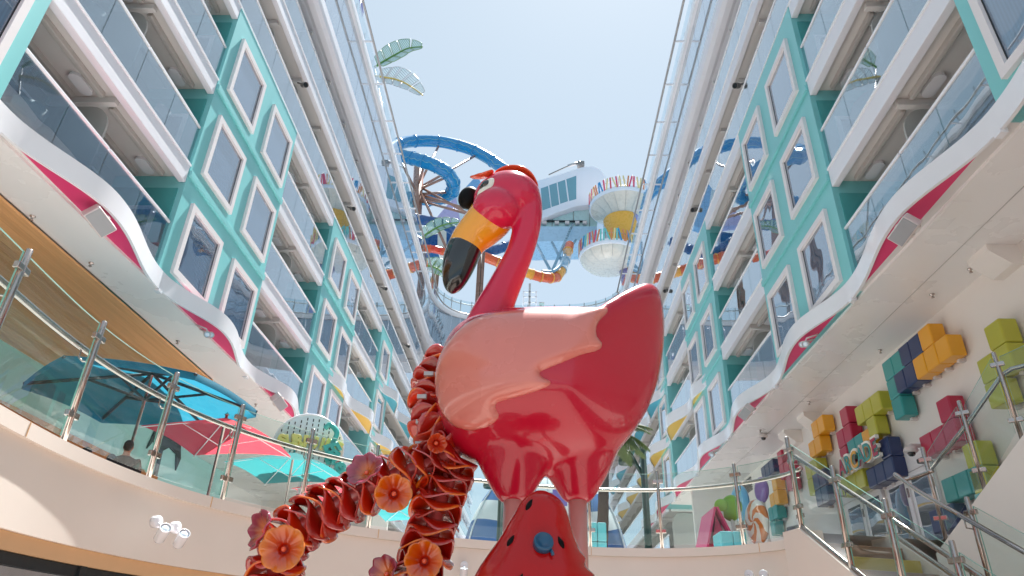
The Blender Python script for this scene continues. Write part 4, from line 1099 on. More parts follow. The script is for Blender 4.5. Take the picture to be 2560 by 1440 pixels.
# ---- spotlights on the cream band
def band_light(px, py, Xh, label, d, wall_n):
    p = onY(px, py, Xh)
    t = thing('wall_spotlight', label, 'spotlight', p)
    can('lamp_head', p, d, 0.058, 0.17, t, 'white_gloss')
    b = p + Vector(wall_n) * 0.14 + Vector((0, 0, 0.07))
    q = (-Vector(wall_n)).normalized().to_track_quat('Z', 'Y').to_matrix().to_4x4()
    link('base', lathe_mesh([(0.06, -0.03), (0.06, 0.03), (0.05, 0.04), (0, 0.04)], 20), 'white_gloss', t, Matrix.Translation(b) @ q)
    tube('joint', [b, p], 0.018, 'white_gloss', t, 8)
band_light(413, 1322, 7.05, 'left one of the two white cylinder spotlights on the cream band', (0.55, -0.62, 0.55), (-0.95, 0.3, 0))
band_light(460, 1336, 7.25, 'right one of the two white cylinder spotlights on the cream band', (0.55, -0.62, 0.55), (-0.95, 0.3, 0))
band_light(1868, 1447, 10.4, 'left one of the two cylinder spotlights at the lower right of the band', (-0.2, -0.4, 0.9), (0.5, 0.85, 0))
band_light(1905, 1447, 10.3, 'right one of the two cylinder spotlights at the lower right of the band', (-0.2, -0.4, 0.9), (0.5, 0.85, 0))
band_light(1160, 1424, 10.75, 'single cylinder spotlight on the band between garland and watermelon', (0.05, -0.3, 0.95), (-0.1, 1, 0))
# ---- horn loudspeakers / floodlights fixed along the upper balconies
def flood(px, py, s, label):
    W = WL if s < 0 else WR
    p = onX(px, py, s * (W - 0.12)); t = thing('floodlight', label, 'floodlight', p)
    can('lamp_head', p, (-s * 0.7, -0.5, -0.5), 0.10, 0.24, t, 'grey_metal', 'dark')
    tube('arm', [p, (p[0] + s * 0.3, p[1], p[2] + 0.1)], 0.03, 'grey_metal', t, 8)
for px, py, s, lab in ((764, 212, -1, 'grey horn floodlight on the left block, the one nearest the camera'), (884, 522, -1, 'grey floodlight on the left block, second from the camera'), (965, 722, -1, 'grey floodlight on the left block, third from the camera'), (1022, 866, -1, 'grey floodlight on the left block just above the garland'), (1838, 214, 1, 'grey horn floodlight on the right block, the one nearest the camera'), (1732, 525, 1, 'grey floodlight on the right block, second from the camera'), (1662, 728, 1, 'grey floodlight on the right block next to the flamingo tail')):
    flood(px, py, s, lab)
# ---- balcony chairs
ch = None
def tub_chair(M, label):
    t = thing('tub_chair', label, 'chair', group='round grey tub chairs on the balconies')
    t.matrix_basis = M; WM[t.name] = M.copy()
    v = []; f = []; K = 20
    prof = [(0.30, 0.36), (0.40, 0.42), (0.46, 0.55), (0.50, 0.78)]
    for th in (0, 0.03):
        for r, z in prof:
            for j in range(K + 1):
                a = math.pi * (-0.15 + 1.3 * j / K)
                hz = z if z < 0.5 else 0.5 + (z - 0.5) * (0.25 + 0.75 * math.sin(math.pi * j / K))
                v.append(((r - th) * math.cos(a), (r - th) * math.sin(a), hz))
    n = K + 1; m = len(prof) * n
    for o in (0, m):
        for k in range(len(prof) - 1):
            for j in range(K): f.append((o + k*n + j, o + k*n + j + 1, o + (k+1)*n + j + 1, o + (k+1)*n + j))
    for j in range(K): f.append(((len(prof)-1)*n + j, (len(prof)-1)*n + j + 1, m + (len(prof)-1)*n + j + 1, m + (len(prof)-1)*n + j))
    link('shell', raw_mesh(v, f, smooth=True), 'divider_grey', t, M)
    link('seat_pad', lathe_mesh([(0.0, 0.34), (0.38, 0.34), (0.42, 0.38), (0.40, 0.44), (0.0, 0.45)], 20), 'grille', t, M)
    for j in range(4):
        a = math.pi / 4 + j * math.pi / 2
        link('leg', tube_mesh([(0.26 * math.cos(a), 0.26 * math.sin(a), 0.35), (0.33 * math.cos(a), 0.33 * math.sin(a), 0.0)], 0.018, 8), 'steel', t, M)
    return t
for s, y, dk, lab in [(-1, 8.35, 0, 'grey tub chair on the lowest left balcony, nearest the camera'), (-1, 11.3, 1, 'grey tub chair on the second left balcony deck in front of turquoise'), (-1, 8.6, 1, 'grey tub chair on the second left balcony deck at the top left corner'), (-1, 18.6, 0, 'grey tub chair on the lowest left balcony beyond the first turquoise panel'), (-1, 21.3, 0, 'grey tub chair on the lowest left balcony above the left wave end'), (-1, 18.6, 1, 'grey tub chair on the second left balcony deck beyond the first turquoise panel'), (1, 8.3, 0, 'grey tub chair on the lowest right balcony, nearest the camera'), (1, 11.2, 0, 'grey tub chair on the lowest right balcony beside the turquoise return'), (1, 11.2, 1, 'grey tub chair on the second right balcony deck beside the turquoise return'), (1, 8.5, 1, 'grey tub chair on the second right balcony deck nearest the camera'), (1, 18.8, 0, 'grey tub chair on the lowest right balcony beyond the first turquoise panel')]:
    W = WL if s < 0 else WR
    tub_chair(Matrix.Translation((s * (W + 0.62), y, FL[dk] + 0.02)) @ Matrix.Rotation(random.uniform(-0.6, 0.6) + (0 if s < 0 else math.pi), 4, 'Z'), lab)
# ================================================================ LEFT TERRACE
for nm, hx in (('cloth_coral', '#ee4a58'), ('cloth_teal', '#3f989c'), ('cloth_blue', '#2f86a0')):
    paint(nm, hx, 0.7, vary=0.05, scale=4, bump=0.06, bscale=120)
def cloth_translucent(name):
    m = MATS[name]; t = m.node_tree; b = t.nodes['Principled BSDF']; out = t.nodes['Material Output']
    tl = t.nodes.new('ShaderNodeBsdfTranslucent'); mx = t.nodes.new('ShaderNodeMixShader'); mx.inputs[0].default_value = 0.6
    src = b.inputs['Base Color'].links[0].from_socket
    t.links.new(src, tl.inputs[0]); t.links.new(b.outputs[0], mx.inputs[1]); t.links.new(tl.outputs[0], mx.inputs[2]); t.links.new(mx.outputs[0], out.inputs[0])
for nm in ('cloth_coral', 'cloth_teal', 'cloth_blue'): cloth_translucent(nm)
def parasol(c, half, zr, za, sides, rot, mat, label, valance=0.0, ribmat='white_gloss', ribw=0.012, zfloor=1.58):
    t = thing('parasol', label, 'parasol', (c[0], c[1], zfloor))
    R_ = half * (math.sqrt(2) if sides == 4 else 1.0)
    cor = [Vector((c[0] + R_ * math.cos(rot + 2*math.pi*k/sides), c[1] + R_ * math.sin(rot + 2*math.pi*k/sides), zr)) for k in range(sides)]
    ap = Vector((c[0], c[1], za)); N = 8
    for k in range(sides):
        a, b = cor[k], cor[(k+1) % sides]; v = []; f = []; row = []
        for i in range(N + 1):
            p, q = ap.lerp(a, i / N), ap.lerp(b, i / N); rr = []
            for j in range(i + 1):
                w = p.lerp(q, j / i) if i else p.copy()
                sagg = 0.06 * math.sin(math.pi * (j / i if i else 0)) * (i / N) ** 2
                rr.append(len(v)); v.append((w.x, w.y, w.z - 0.0 + sagg))
            row.append(rr)
        for i in range(N):
            for j in range(i + 1):
                f.append((row[i][j], row[i+1][j], row[i+1][j+1]))
                if j < i: f.append((row[i][j], row[i+1][j+1], row[i][j+1]))
        if valance > 0:
            base = len(v)
            for j in range(N + 1):
                w = v[row[N][j]]; v.append((w[0], w[1], w[2] - valance))
            for j in range(N): f.append((row[N][j], row[N][j+1], base + j + 1, base + j))
        link('canopy_panel', raw_mesh(v, f, smooth=True), mat, t)
        d = (a - ap)
        tube('rib', [ap + d * 0.02 - Vector((0, 0, 0.03)), a - Vector((0, 0, 0.03))], ribw, ribmat, t, 6)
        m = ap + d * 0.52 - Vector((0, 0, 0.035))
        tube('strut', [Vector((c[0], c[1], zr - 0.25 + (za - zr) * 0.35)), m], ribw * 0.8, ribmat, t, 6)
    link('pole', lathe_mesh([(0.03, 0), (0.03, za - zfloor + 0.05), (0.05, za - zfloor + 0.06), (0.0, za - zfloor + 0.12)], 12), 'steel', t, Matrix.Translation((c[0], c[1], zfloor)))
    box('foot', (c[0] - 0.3, c[0] + 0.3), (c[1] - 0.3, c[1] + 0.3), (zfloor, zfloor + 0.08), 'grey_metal', t, 0.02)
    return t
parasol((-6.25, 13.2), 1.06, 3.62, 4.12, 4, R(43), 'cloth_coral', 'coral red square parasol behind the left balustrade, nearest the camera')
parasol((-5.65, 15.75), 1.08, 3.62, 4.12, 4, R(41), 'cloth_teal', 'turquoise square parasol beyond the first coral parasol')
parasol((-4.95, 18.3), 1.08, 3.62, 4.12, 4, R(40), 'cloth_coral', 'coral red square parasol beyond the turquoise parasol, partly behind the garland')
parasol((-3.6, 20.6), 1.08, 3.62, 4.12, 4, R(40), 'cloth_teal', 'turquoise square parasol farthest back, under the garland')
parasol((-7.85, 12.9), 2.15, 4.42, 4.95, 6, R(20), 'cloth_blue', 'large blue hexagonal canopy, dark ribs standing in for fan blades, under the wooden ceiling', 0.14, 'dark', 0.035)  # dark ribs stand in for the blades of a reflected ceiling fan
# mural wall and palm figure of the eatery
paint('mural_aqua', '#a9d6d2', 0.6); paint('mural_wood', '#a7672f', 0.5, vary=0.15)
ew_ = thing('snack_shop', 'pale aqua eatery front with wooden header and dark palm cut-out, behind the terrace', 'shop front', (-13.4, 17, 1.58))
box('front_wall', (-13.7, -13.5), (8, 30), (1.58, 6.77), 'mural_aqua', ew_)
box('wood_header', (-13.48, -13.3), (8, 24), (4.6, 5.3), 'mural_wood', ew_)
box('wood_header', (-13.48, -13.3), (26, 30), (3.6, 5.0), 'mural_wood', ew_)
v = []
q0 = onX(403, 1150, -13.4)
pts = [(-0.10, -0.6), (0.06, -0.6), (0.10, 0.2), (0.55, 0.35), (0.75, 0.1), (0.62, 0.62), (0.2, 0.72), (0.5, 1.0), (0.1, 0.9), (-0.2, 1.05), (-0.25, 0.75), (-0.8, 0.75), (-1.05, 0.3), (-0.95, -0.05), (-0.75, 0.35), (-0.3, 0.42), (-0.02, 0.25)]
prism('palm_cutout', [(-13.49, q0.y - a * 1.35, q0.z + b * 1.35) for a, b in pts], (1, 0, 0), 0.05, 'dark', ew_)
for y in (9.5, 12.5, 15.5, 19, 22): link('downlight', lathe_mesh([(0.09, 0), (0.09, -0.02), (0.06, -0.02), (0.05, 0), (0, 0)], 16), 'steel', ew_, Matrix.Translation((-11.6, y, 6.68)))
# ---------------------------------------------------------------- sign of the eatery
paint('sign_pale', '#dfecf0', 0.45); paint('sign_yellow', '#f8e27a', 0.35, coat=0.3); paint('sign_teal', '#3fb3a8', 0.3, coat=0.5)
sg = thing('eatery_sign', 'round pale blue sign with yellow SURFSIDE letters and teal script beside the parasols', 'sign', (-5.8, 17.3, 1.58))
so_ = onY(772, 1118, 17.3); nrm = Vector((0.42, -0.9, 0.0)).normalized(); tx = Vector((0.9, 0.42, 0)).normalized(); up = Vector((0, 0, 1))
SM = frame_M(so_, tx, up, nrm)
mp = (onY(773, 1118, 17.3) - so_).length
RS = 84 * mp
def sign_disc(r, z0, z1, mat, name, parent, a0=0.0, a1=math.pi * 2):
    pts = [(r * math.cos(a), r * 0.98 * math.sin(a), z0) for a in [a0 + (a1 - a0) * k / 48 for k in range(48)]]
    return link(name, prism_mesh(pts, None, (0, 0, 1), z1 - z0), mat, parent, SM)
sign_disc(RS, -0.22, 0.0, 'sign_pale', 'disc', sg); 
link('disc_rim', tube_mesh([(RS * math.cos(2*math.pi*k/48), RS * 0.98 * math.sin(2*math.pi*k/48), -0.02) for k in range(48)], 0.035, 8, closed=True), 'white_gloss', sg, SM)
bm = bmesh.new()
for i in range(-5, 6):
    x = i * RS * 0.17; h_ = math.sqrt(max(0, RS**2 - x*x)) * 0.9; z = -h_
    while z < h_:
        if abs(z) > 0.02:
            r = bmesh.ops.create_cube(bm, size=1.0)['verts']
            for q in r: q.co = Vector((x + q.co.x * 0.028, z + q.co.y * 0.075, 0.001 + q.co.z * 0.006))
        z += 0.125
kind(link('perforation', bm_mesh(bm), 'dark', sg, SM), 'stuff')
for i, chh in enumerate('SURFSIDE'):
    xx = (-3.5 + i) * RS * 0.228; ph = xx / (RS * 2.2)
    link('letter', text_mesh(chh, RS * 0.40, 0.10, 0.012), 'sign_yellow', sg, SM @ Matrix.Translation((xx, RS * 0.10 - ph * ph * RS * 0.5, 0.13)) @ Matrix.Rotation(-ph, 4, 'Z'))
path = [onY(a, b, 17.2) for a, b in ((812, 1072), (826, 1062), (842, 1082), (830, 1110), (818, 1135), (822, 1158), (838, 1148), (846, 1130))]
link('flourish', tube_mesh(catmull(path, 6), 0.07, 10), 'sign_teal', sg)
for i, chh in enumerate('Eatery'):
    p = onY(826 + i * 8.5, 1118 + i * 15.5, 17.1)
    link('script_letter', text_mesh(chh, 0.50, 0.07, 0.012, 0.2), 'sign_teal', sg, Matrix.Translation(p) @ frame_M((0, 0, 0), tx, up, nrm) @ Matrix.Rotation(-0.95, 4, 'Z'))
link('sign_post', lathe_mesh([(0.09, 0), (0.09, so_.z - 1.58)], 12), 'sign_pale', sg, Matrix.Translation((so_.x - 0.1, so_.y + 0.25, 1.58)))
# ---------------------------------------------------------------- people on the terrace
paint('skin_tan', '#a9735a', 0.5, vary=0.06, scale=12); paint('hair_dark', '#1d1715', 0.6, vary=0.2, scale=40, bump=0.5, bscale=150)
paint('shirt_dark', '#171113', 0.8, vary=0.3, scale=14); paint('shirt_grey', '#4a4d55', 0.8, vary=0.2, scale=10); paint('trouser', '#2d3038', 0.8)
def person(loc, hgt, facing, shirt, label):
    s_ = hgt / 1.78
    t = thing('person', label, 'person', loc, facing)
    M = WM[t.name]
    def T_(pts, rad, sq=None, up=None, seg=16): return tube_mesh([Vector(p) * s_ for p in pts], [r * s_ for r in rad], seg, squash=sq, up=up)
    # +X right of the body, +Y the way it faces
    legs = [T_([(sx * 0.10, 0.0, 0.92), (sx * 0.105, 0.015, 0.50), (sx * 0.11, -0.01, 0.09)], [0.095, 0.07, 0.05]) for sx in (-1, 1)]
    feet = [T_([(sx * 0.11, -0.06, 0.05), (sx * 0.115, 0.08, 0.045), (sx * 0.12, 0.19, 0.03)], [0.045, 0.048, 0.028]) for sx in (-1, 1)]
    torso = T_([(0, 0, 0.88), (0, 0, 1.0), (0, 0.01, 1.15), (0, 0.0, 1.32), (0, -0.01, 1.43), (0, -0.01, 1.50)], [0.165, 0.165, 0.165, 0.20, 0.185, 0.07], [0.66, 0.66, 0.64, 0.6, 0.52, 0.9], (0, 1, 0), 24)
    arms = [T_([(sx * 0.19, -0.01, 1.42), (sx * 0.24, -0.02, 1.28), (sx * 0.265, 0.0, 1.12)], [0.062, 0.056, 0.046]) for sx in (-1, 1)]
    fore = [T_([(sx * 0.265, 0.0, 1.13), (sx * 0.26, 0.10, 0.98), (sx * 0.24, 0.19, 0.90)], [0.044, 0.038, 0.028]) for sx in (-1, 1)]
    hands = []
    for sx in (-1, 1):
        hands.append(T_([(sx * 0.24, 0.19, 0.90), (sx * 0.235, 0.235, 0.87), (sx * 0.23, 0.27, 0.855)], [0.03, 0.04, 0.032], [0.5, 0.5, 0.5], (0, 0, 1)))
        for k in range(4): hands.append(T_([(sx * (0.205 + 0.018 * k), 0.265, 0.855), (sx * (0.203 + 0.018 * k), 0.31 - 0.006 * abs(k - 1.5), 0.845), (sx * (0.203 + 0.018 * k), 0.335 - 0.006 * abs(k - 1.5), 0.82)], [0.0095, 0.009, 0.007]))
        hands.append(T_([(sx * 0.21, 0.215, 0.885), (sx * 0.185, 0.25, 0.88), (sx * 0.178, 0.28, 0.87)], [0.013, 0.011, 0.008]))
    neck = T_([(0, -0.01, 1.46), (0, 0.0, 1.56)], [0.062, 0.058])
    head = ellipsoid(Vector((0, 0.015, 1.655)) * s_, 0.077 * s_, 0.097 * s_, 0.118 * s_)
    jaw = ellipsoid(Vector((0, 0.04, 1.60)) * s_, 0.058 * s_, 0.065 * s_, 0.065 * s_)
    nose = ellipsoid(Vector((0, 0.115, 1.645)) * s_, 0.014 * s_, 0.02 * s_, 0.024 * s_)
    ears = [ellipsoid(Vector((sx * 0.078, 0.005, 1.65)) * s_, 0.012 * s_, 0.02 * s_, 0.032 * s_) for sx in (-1, 1)]
    link('body', fuse([torso, neck, head, jaw, nose] + ears + arms + fore + hands + legs + feet, 0.0085, 4, 0.5), 'skin_tan', t, M)
    def shell(ms, grow, vox, sm, mat, name):
        o = fuse(ms, vox, sm, 0.5)
        return link(name, o, mat, t, M)
    torso2 = T_([(0, 0, 0.86), (0, 0, 1.0), (0, 0.01, 1.15), (0, 0.0, 1.32), (0, -0.01, 1.435), (0, -0.01, 1.485)], [0.185, 0.185, 0.187, 0.218, 0.205, 0.085], [0.7, 0.7, 0.68, 0.64, 0.58, 0.9], (0, 1, 0), 24)
    slv = [T_([(sx * 0.185, -0.01, 1.43), (sx * 0.245, -0.02, 1.28), (sx * 0.262, -0.01, 1.19)], [0.08, 0.076, 0.07]) for sx in (-1, 1)]
    shell([torso2] + slv, 0, 0.013, 5, shirt, 'shirt')
    trs = [T_([(sx * 0.095, 0.0, 0.98), (sx * 0.10, 0.0, 0.80), (sx * 0.105, 0.015, 0.50), (sx * 0.11, -0.01, 0.10)], [0.12, 0.112, 0.088, 0.075]) for sx in (-1, 1)]
    shell(trs, 0, 0.013, 5, 'trouser', 'trousers')
    hair = fuse([ellipsoid(Vector((0, -0.012, 1.69)) * s_, 0.084 * s_, 0.10 * s_, 0.093 * s_), ellipsoid(Vector((0, -0.045, 1.645)) * s_, 0.074 * s_, 0.062 * s_, 0.075 * s_)], 0.01, 3)
    link('hair', hair, 'hair_dark', t, M)
    for sx in (-1, 1):
        link('eye', ellipsoid(Vector((sx * 0.03, 0.102, 1.668)) * s_, 0.012 * s_, 0.008 * s_, 0.008 * s_), 'eye_white', t, M)
    link('mouth', ellipsoid(Vector((0, 0.103, 1.602)) * s_, 0.022 * s_, 0.006 * s_, 0.006 * s_), 'petal_burgundy', t, M)
    return t
hp_ = onZ(326, 1101, 3.36)
person((hp_.x, hp_.y, 1.58), 1.78, R(25), 'shirt_dark', 'person in a dark patterned shirt seen from behind on the left terrace')
hp2 = onZ(280, 1135, 3.22)
person((hp2.x, hp2.y, 1.58), 1.64, R(60), 'shirt_grey', 'person with dark hair mostly hidden to the left of the man in the dark shirt')
hp3 = onZ(222, 1118, 3.30)
person((hp3.x, hp3.y, 1.58), 1.72, R(-20), 'shirt_grey', 'person whose dark hair just shows above the cream edge, leftmost on the terrace')

# ================================================================ THINGS BEYOND THE BALUSTRADE
# striped dome tent
dm = thing('dome_tent', 'large dome tent with blue and white horizontal stripes behind the flamingo legs', 'tent', (1.1, 24, 1.58))
for nm, hx in (('stripe_white', '#dfe9ee'), ('stripe_mid', '#3f6ea8'), ('stripe_pale', '#a9c4d0')): paint(nm, hx, 0.45, coat=0.2)
c0 = onY(1362, 1370, 24); mpx = (onY(1363, 1300, 24) - onY(1362, 1300, 24)).length
topz = onY(1362, 1168, 24).z; H_ = topz - 1.58; RD = 214 * mpx
names = ['stripe_pale', 'stripe_pale', 'stripe_mid', 'stripe_white', 'stripe_mid', 'stripe_white', 'stripe_mid', 'stripe_white', 'stripe_mid']
K = 48
for i in range(9):
    v = []; f = []
    for k in range(5):
        for j in range(K + 1):
            a = 2 * math.pi * j / K
            wv_ = 0.05 * math.sin(2 * a + 1.0)
            e = lambda q: 0 if q <= 0 else (math.pi / 2 if q >= 1 else math.pi / 2 * (q + wv_ * math.sin(math.pi * q)))
            el = e((i + k / 4) / 9)
            v.append((c0.x + RD * math.cos(el) ** 0.8 * math.cos(a) if el < math.pi/2 - 1e-4 else c0.x, 24 + RD * 0.8 * (math.cos(el) ** 0.8 if el < math.pi/2 - 1e-4 else 0) * math.sin(a), 1.58 + H_ * math.sin(el)))
    for k in range(4):
        for j in range(K): f.append((k*(K+1) + j, k*(K+1) + j + 1, (k+1)*(K+1) + j + 1, (k+1)*(K+1) + j))
    link('stripe_panel', raw_mesh(v, f, smooth=True), names[i], dm)
for a in (0.25, 0.8, 1.3, 1.85, 2.35, 2.9, 3.6, 4.2, 4.75, 5.3, 5.9):
    link('seam', tube_mesh([(c0.x + (RD + 0.03) * math.cos(e) ** 0.8 * math.cos(a), 24 + (RD + 0.03) * 0.8 * math.cos(e) ** 0.8 * math.sin(a), 1.58 + (H_ + 0.02) * math.sin(e)) for e in [math.pi / 2 * k / 12 * 0.99 for k in range(13)]], 0.03, 6), 'stripe_white', dm)
# violet totem with white panel, teal cabinets
paint('violet', '#7d6fc4', 0.4); paint('cabinet_teal', '#62bcc6', 0.4)
tp = thing('violet_totem', 'violet totem board with a white figure, between the flamingo legs', 'sign', (0.9, 18, 1.58))
a, b = onY(1382, 1214, 18), onY(1428, 1350, 18)
box('board', (a.x, b.x), (18, 18.25), (1.58, a.z), 'violet', tp, 0.02)
q = onY(1418, 1264, 18); box('white_figure', (q.x, q.x + 0.12), (17.97, 17.995), (q.z - 0.55, q.z + 0.25), 'white_gloss', tp)
box('white_figure', (q.x - 0.08, q.x - 0.002), (17.97, 17.995), (q.z - 0.2, q.z - 0.02), 'white_gloss', tp)
def cabinet(x0, x1, y0, Y, label):
    a, b = onY(x0, y0, Y), onY(x1, y0, Y); m = (a.x + b.x) / 2
    t = thing('deck_cabinet', label, 'cabinet', (m, Y, 1.58))
    for k, (p, q) in enumerate(((a.x, m - 0.004), (m + 0.004, b.x))):
        box('door', (p, q), (Y, Y + 0.04), (1.60, a.z - 0.34), 'cabinet_teal', t, 0.008)
        box('lid', (p, q), (Y - 0.03, Y + 0.6), (a.z - 0.33, a.z), 'cabinet_teal', t, 0.02)
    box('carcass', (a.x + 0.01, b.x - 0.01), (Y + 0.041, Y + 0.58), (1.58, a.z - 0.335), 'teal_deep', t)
cabinet(1470, 1515, 1306, 13.2, 'turquoise two-door deck cabinet just right of the flamingo leg')
cabinet(1799, 1862, 1328, 14.2, 'turquoise two-door deck cabinet behind the right balustrade near the lollipops')
# lamp posts
paint('lamp_green', '#123a33', 0.4, coat=0.3)
def lamp_post(top, bot, arm, head, Y, label):
    a = onY(*top, Y); t = thing('lamp_post', label, 'lamp post', (a.x, Y, 1.58))
    link('post', lathe_mesh([(0.13, 0), (0.13, 0.3), (0.10, 0.35), (0.085, a.z - 1.58), (0.0, a.z - 1.56)], 14), 'lamp_green', t, Matrix.Translation((a.x, Y, 1.58)))
    p, q = onY(*arm, Y), onY(*head, Y - 0.2)
    tube('arm', catmull([(a.x, Y, p.z - 0.25), p, q + Vector((0.1, 0, 0.18)), q + Vector((0, 0, 0.16))], 5), 0.055, 'lamp_green', t, 10)
    link('lamp_shade', lathe_mesh([(0.0, 0.2), (0.10, 0.18), (0.19, 0.08), (0.22, -0.06), (0.20, -0.12), (0.17, -0.1), (0.0, -0.05)], 20), 'lamp_green', t, Matrix.Translation(q))
lamp_post((1606, 1119), (1616, 1361), (1597, 1172), (1566, 1150), 18.5, 'dark green lamp post with hooked arm to the right of the flamingo')
lamp_post((1254, 1205), (1256, 1345), (1250, 1220), (1226, 1210), 21.0, 'dark green lamp post partly hidden behind the left flamingo leg')
# palm
paint('palm_leaf', '#55693c', 0.45, vary=0.35, scale=6); paint('palm_trunk', '#4a3a33', 0.8, vary=0.25, scale=10, bump=0.6, bscale=30)
pt = thing('palm_tree', 'palm tree with a dark trunk right behind the flamingo', 'tree', (2.6, 17, 1.58))
pb, pc = onY(1496, 1362, 17), onY(1514, 1092, 17)
pb.z = 1.58
tr = catmull([pb, pb.lerp(pc, 0.35) + Vector((0.02, 0, 0)), pb.lerp(pc, 0.7), pc], 8)
link('trunk', tube_mesh(tr, [0.15 - 0.002 * i + 0.008 * (i % 2) for i in range(len(tr))], 14), 'palm_trunk', pt)
def frond(L, droop):
    v = []; f = []
    n = 40
    def spine(u): return Vector((L * u, 0, L * (0.55 * u - droop * u * u)))
    for i in range(2, n):
        u = i / n; p = spine(u); tq = (spine(u + 0.02) - spine(u - 0.02)).normalized()
        ll = 0.62 * math.sin(math.pi * (0.12 + 0.86 * u)) ** 0.7 * L / 2.0
        for s_ in (-1, 1):
            for rep in (0, 0.5):
                p2 = spine(min(1, u + rep / n))
                d = (tq * 0.75 + Vector((0, s_ * 0.85, -0.25 - 0.2 * random.random()))).normalized()
                w = tq * 0.011
                b = len(v); e = p2 + d * ll * random.uniform(0.85, 1.1)
                v += [p2 - w, p2 + w, p2.lerp(e, 0.6) + w * 0.8, e, p2.lerp(e, 0.6) - w * 0.8]
                f.append((b, b+1, b+2, b+3, b+4))
    b = len(v)
    for i in range(n + 1):
        p = spine(i / n); r = 0.03 * (1 - 0.8 * i / n)
        v += [p + Vector((0, -r, 0)), p + Vector((0, 0, -r)), p + Vector((0, r, 0)), p + Vector((0, 0, r))]
    for i in range(n):
        for k in range(4): f.append((b + 4*i + k, b + 4*i + (k+1) % 4, b + 4*i + 4 + (k+1) % 4, b + 4*i + 4 + k))
    me = raw_mesh(v, f); me.materials.append(MATS['palm_leaf']); return me
FR = [frond(1.2, 0.6), frond(1.1, 0.8), frond(1.2, 0.45)]
for k in range(26):
    link('frond', FR[k % 3], None, pt, Matrix.Translation(pc + Vector((0, 0, 0.1))) @ Matrix.Rotation(k * 2.4, 4, 'Z') @ Matrix.Rotation(random.uniform(-0.35, 0.55), 4, 'Y'))
# lollipops and the candy house on the right terrace
for nm, hx in (('candy_purple', '#8b5fa8'), ('candy_blue', '#6fb6dd'), ('candy_green', '#8fbf3f'), ('candy_white', '#f1e6dc'), ('candy_orange', '#dd7a2a'), ('candy_pink', '#c2365e')): paint(nm, hx, 0.3, coat=0.5)
def lollipop(px, py, Y, rr, mats, label, nrm_=(-0.75, -0.66, 0)):
    p = onY(px, py, Y); t = thing('lollipop_prop', label, 'prop', (p.x, p.y, 1.58))
    n_ = Vector(nrm_).normalized(); M = Matrix.Translation(p) @ n_.to_track_quat('Z', 'Y').to_matrix().to_4x4()
    K = 40; v = []; f = []; mi = []
    prof = [(1.0, 0.0), (0.97, 0.05), (0.8, 0.085), (0.5, 0.1), (0.22, 0.105), (0.001, 0.106)]
    for sgn in (1, -1):
        o = len(v)
        for k, (r, z) in enumerate(prof):
            for j in range(K):
                a = 2*math.pi*j/K + 1.6 * (1 - r) * sgn
                v.append((rr * r * math.cos(a), rr * r * math.sin(a), z * sgn * rr * 1.8))
        for k in range(len(prof) - 1):
            for j in range(K): f.append((o + k*K + j, o + k*K + (j+1) % K, o + (k+1)*K + (j+1) % K, o + (k+1)*K + j)); mi.append((j * 10 // K) % len(mats))
    me = raw_mesh(v, f, smooth=True)
    for m in mats: me.materials.append(MATS[m])
    for q, m in zip(me.polygons, mi): q.material_index = m
    link('candy', me, None, t, M)
    link('stick', lathe_mesh([(0.05, 0), (0.05, max(0.1, p.z - rr * 0.9 - 1.58))], 12), 'candy_white', t, Matrix.Translation((p.x, p.y, 1.58)))
lollipop(1904, 1225, 20.0, 0.36, ['candy_purple'], 'round purple lollipop against the far arcade wall', (-0.97, -0.2, 0))
lollipop(1850, 1258, 21.0, 0.52, ['candy_blue'], 'round pale blue lollipop left of the purple one', (-0.97, -0.2, 0))
lollipop(1892, 1305, 18.0, 0.54, ['candy_orange', 'candy_white'], 'orange and white swirl lollipop behind the stair rail', (-0.97, -0.2, 0))
lollipop(1828, 1270, 18.5, 0.33, ['candy_green'], 'larger green round candy beside the blue lollipop', (-0.8, -0.6, 0))
lollipop(1802, 1264, 18.4, 0.17, ['candy_green'], 'smaller green round candy left of the larger green one', (-0.5, -0.86, 0))
hs = thing('candy_house', 'small magenta gingerbread house with striped front on the right terrace', 'prop', (5.6, 18, 1.58))
hx0, hx1, hz_ = onY(1772, 1360, 18.2).x, onY(1832, 1360, 18.2).x, onY(1766, 1270, 18.2).z
wz = 1.58 + (hz_ - 1.58) * 0.55
prism('house_wall', [(hx0 + 0.1, 18.2, 1.58), (hx1 - 0.1, 18.2, 1.58), (hx1 - 0.1, 18.2, wz), (hx0 + 0.25, 18.2, hz_ - 0.15), (hx0 + 0.1, 18.2, wz)], (0, 1, 0), 1.2, 'candy_pink', hs)
for k in range(5):
    zz = 1.7 + k * (wz - 1.75) / 5
    box('stripe', (hx0 + 0.18, hx1 - 0.16), (18.17, 18.197), (zz, zz + (wz - 1.75) / 10), 'candy_white', hs)
for a, b in (((hx0 - 0.05, wz - 0.1), (hx0 + 0.25, hz_)), ((hx0 + 0.25, hz_), (hx1 + 0.1, wz - 0.15))):
    a, b = Vector((a[0], 0, a[1])), Vector((b[0], 0, b[1])); d = (b - a).normalized(); n_ = Vector((-d.z, 0, d.x)) * 0.05
    prism('roof', [(p.x, 18.05, p.z) for p in (a, b, b + n_, a + n_)], (0, 1, 0), 1.5, 'magenta', hs)
# grilles on the rear walls
lv = thing('wall_louvre', 'grey ventilation louvre high on the wall near the purple lollipop', 'louvre', (7.4, 22, 4))
p = onX(1870, 1232, XW - 0.03)
for k in range(6): box('slat', (XW - 0.06, XW - 0.004), (p.y - 0.6, p.y + 0.6), (p.z + k * 0.09, p.z + k * 0.09 + 0.05), 'grey_metal', lv)
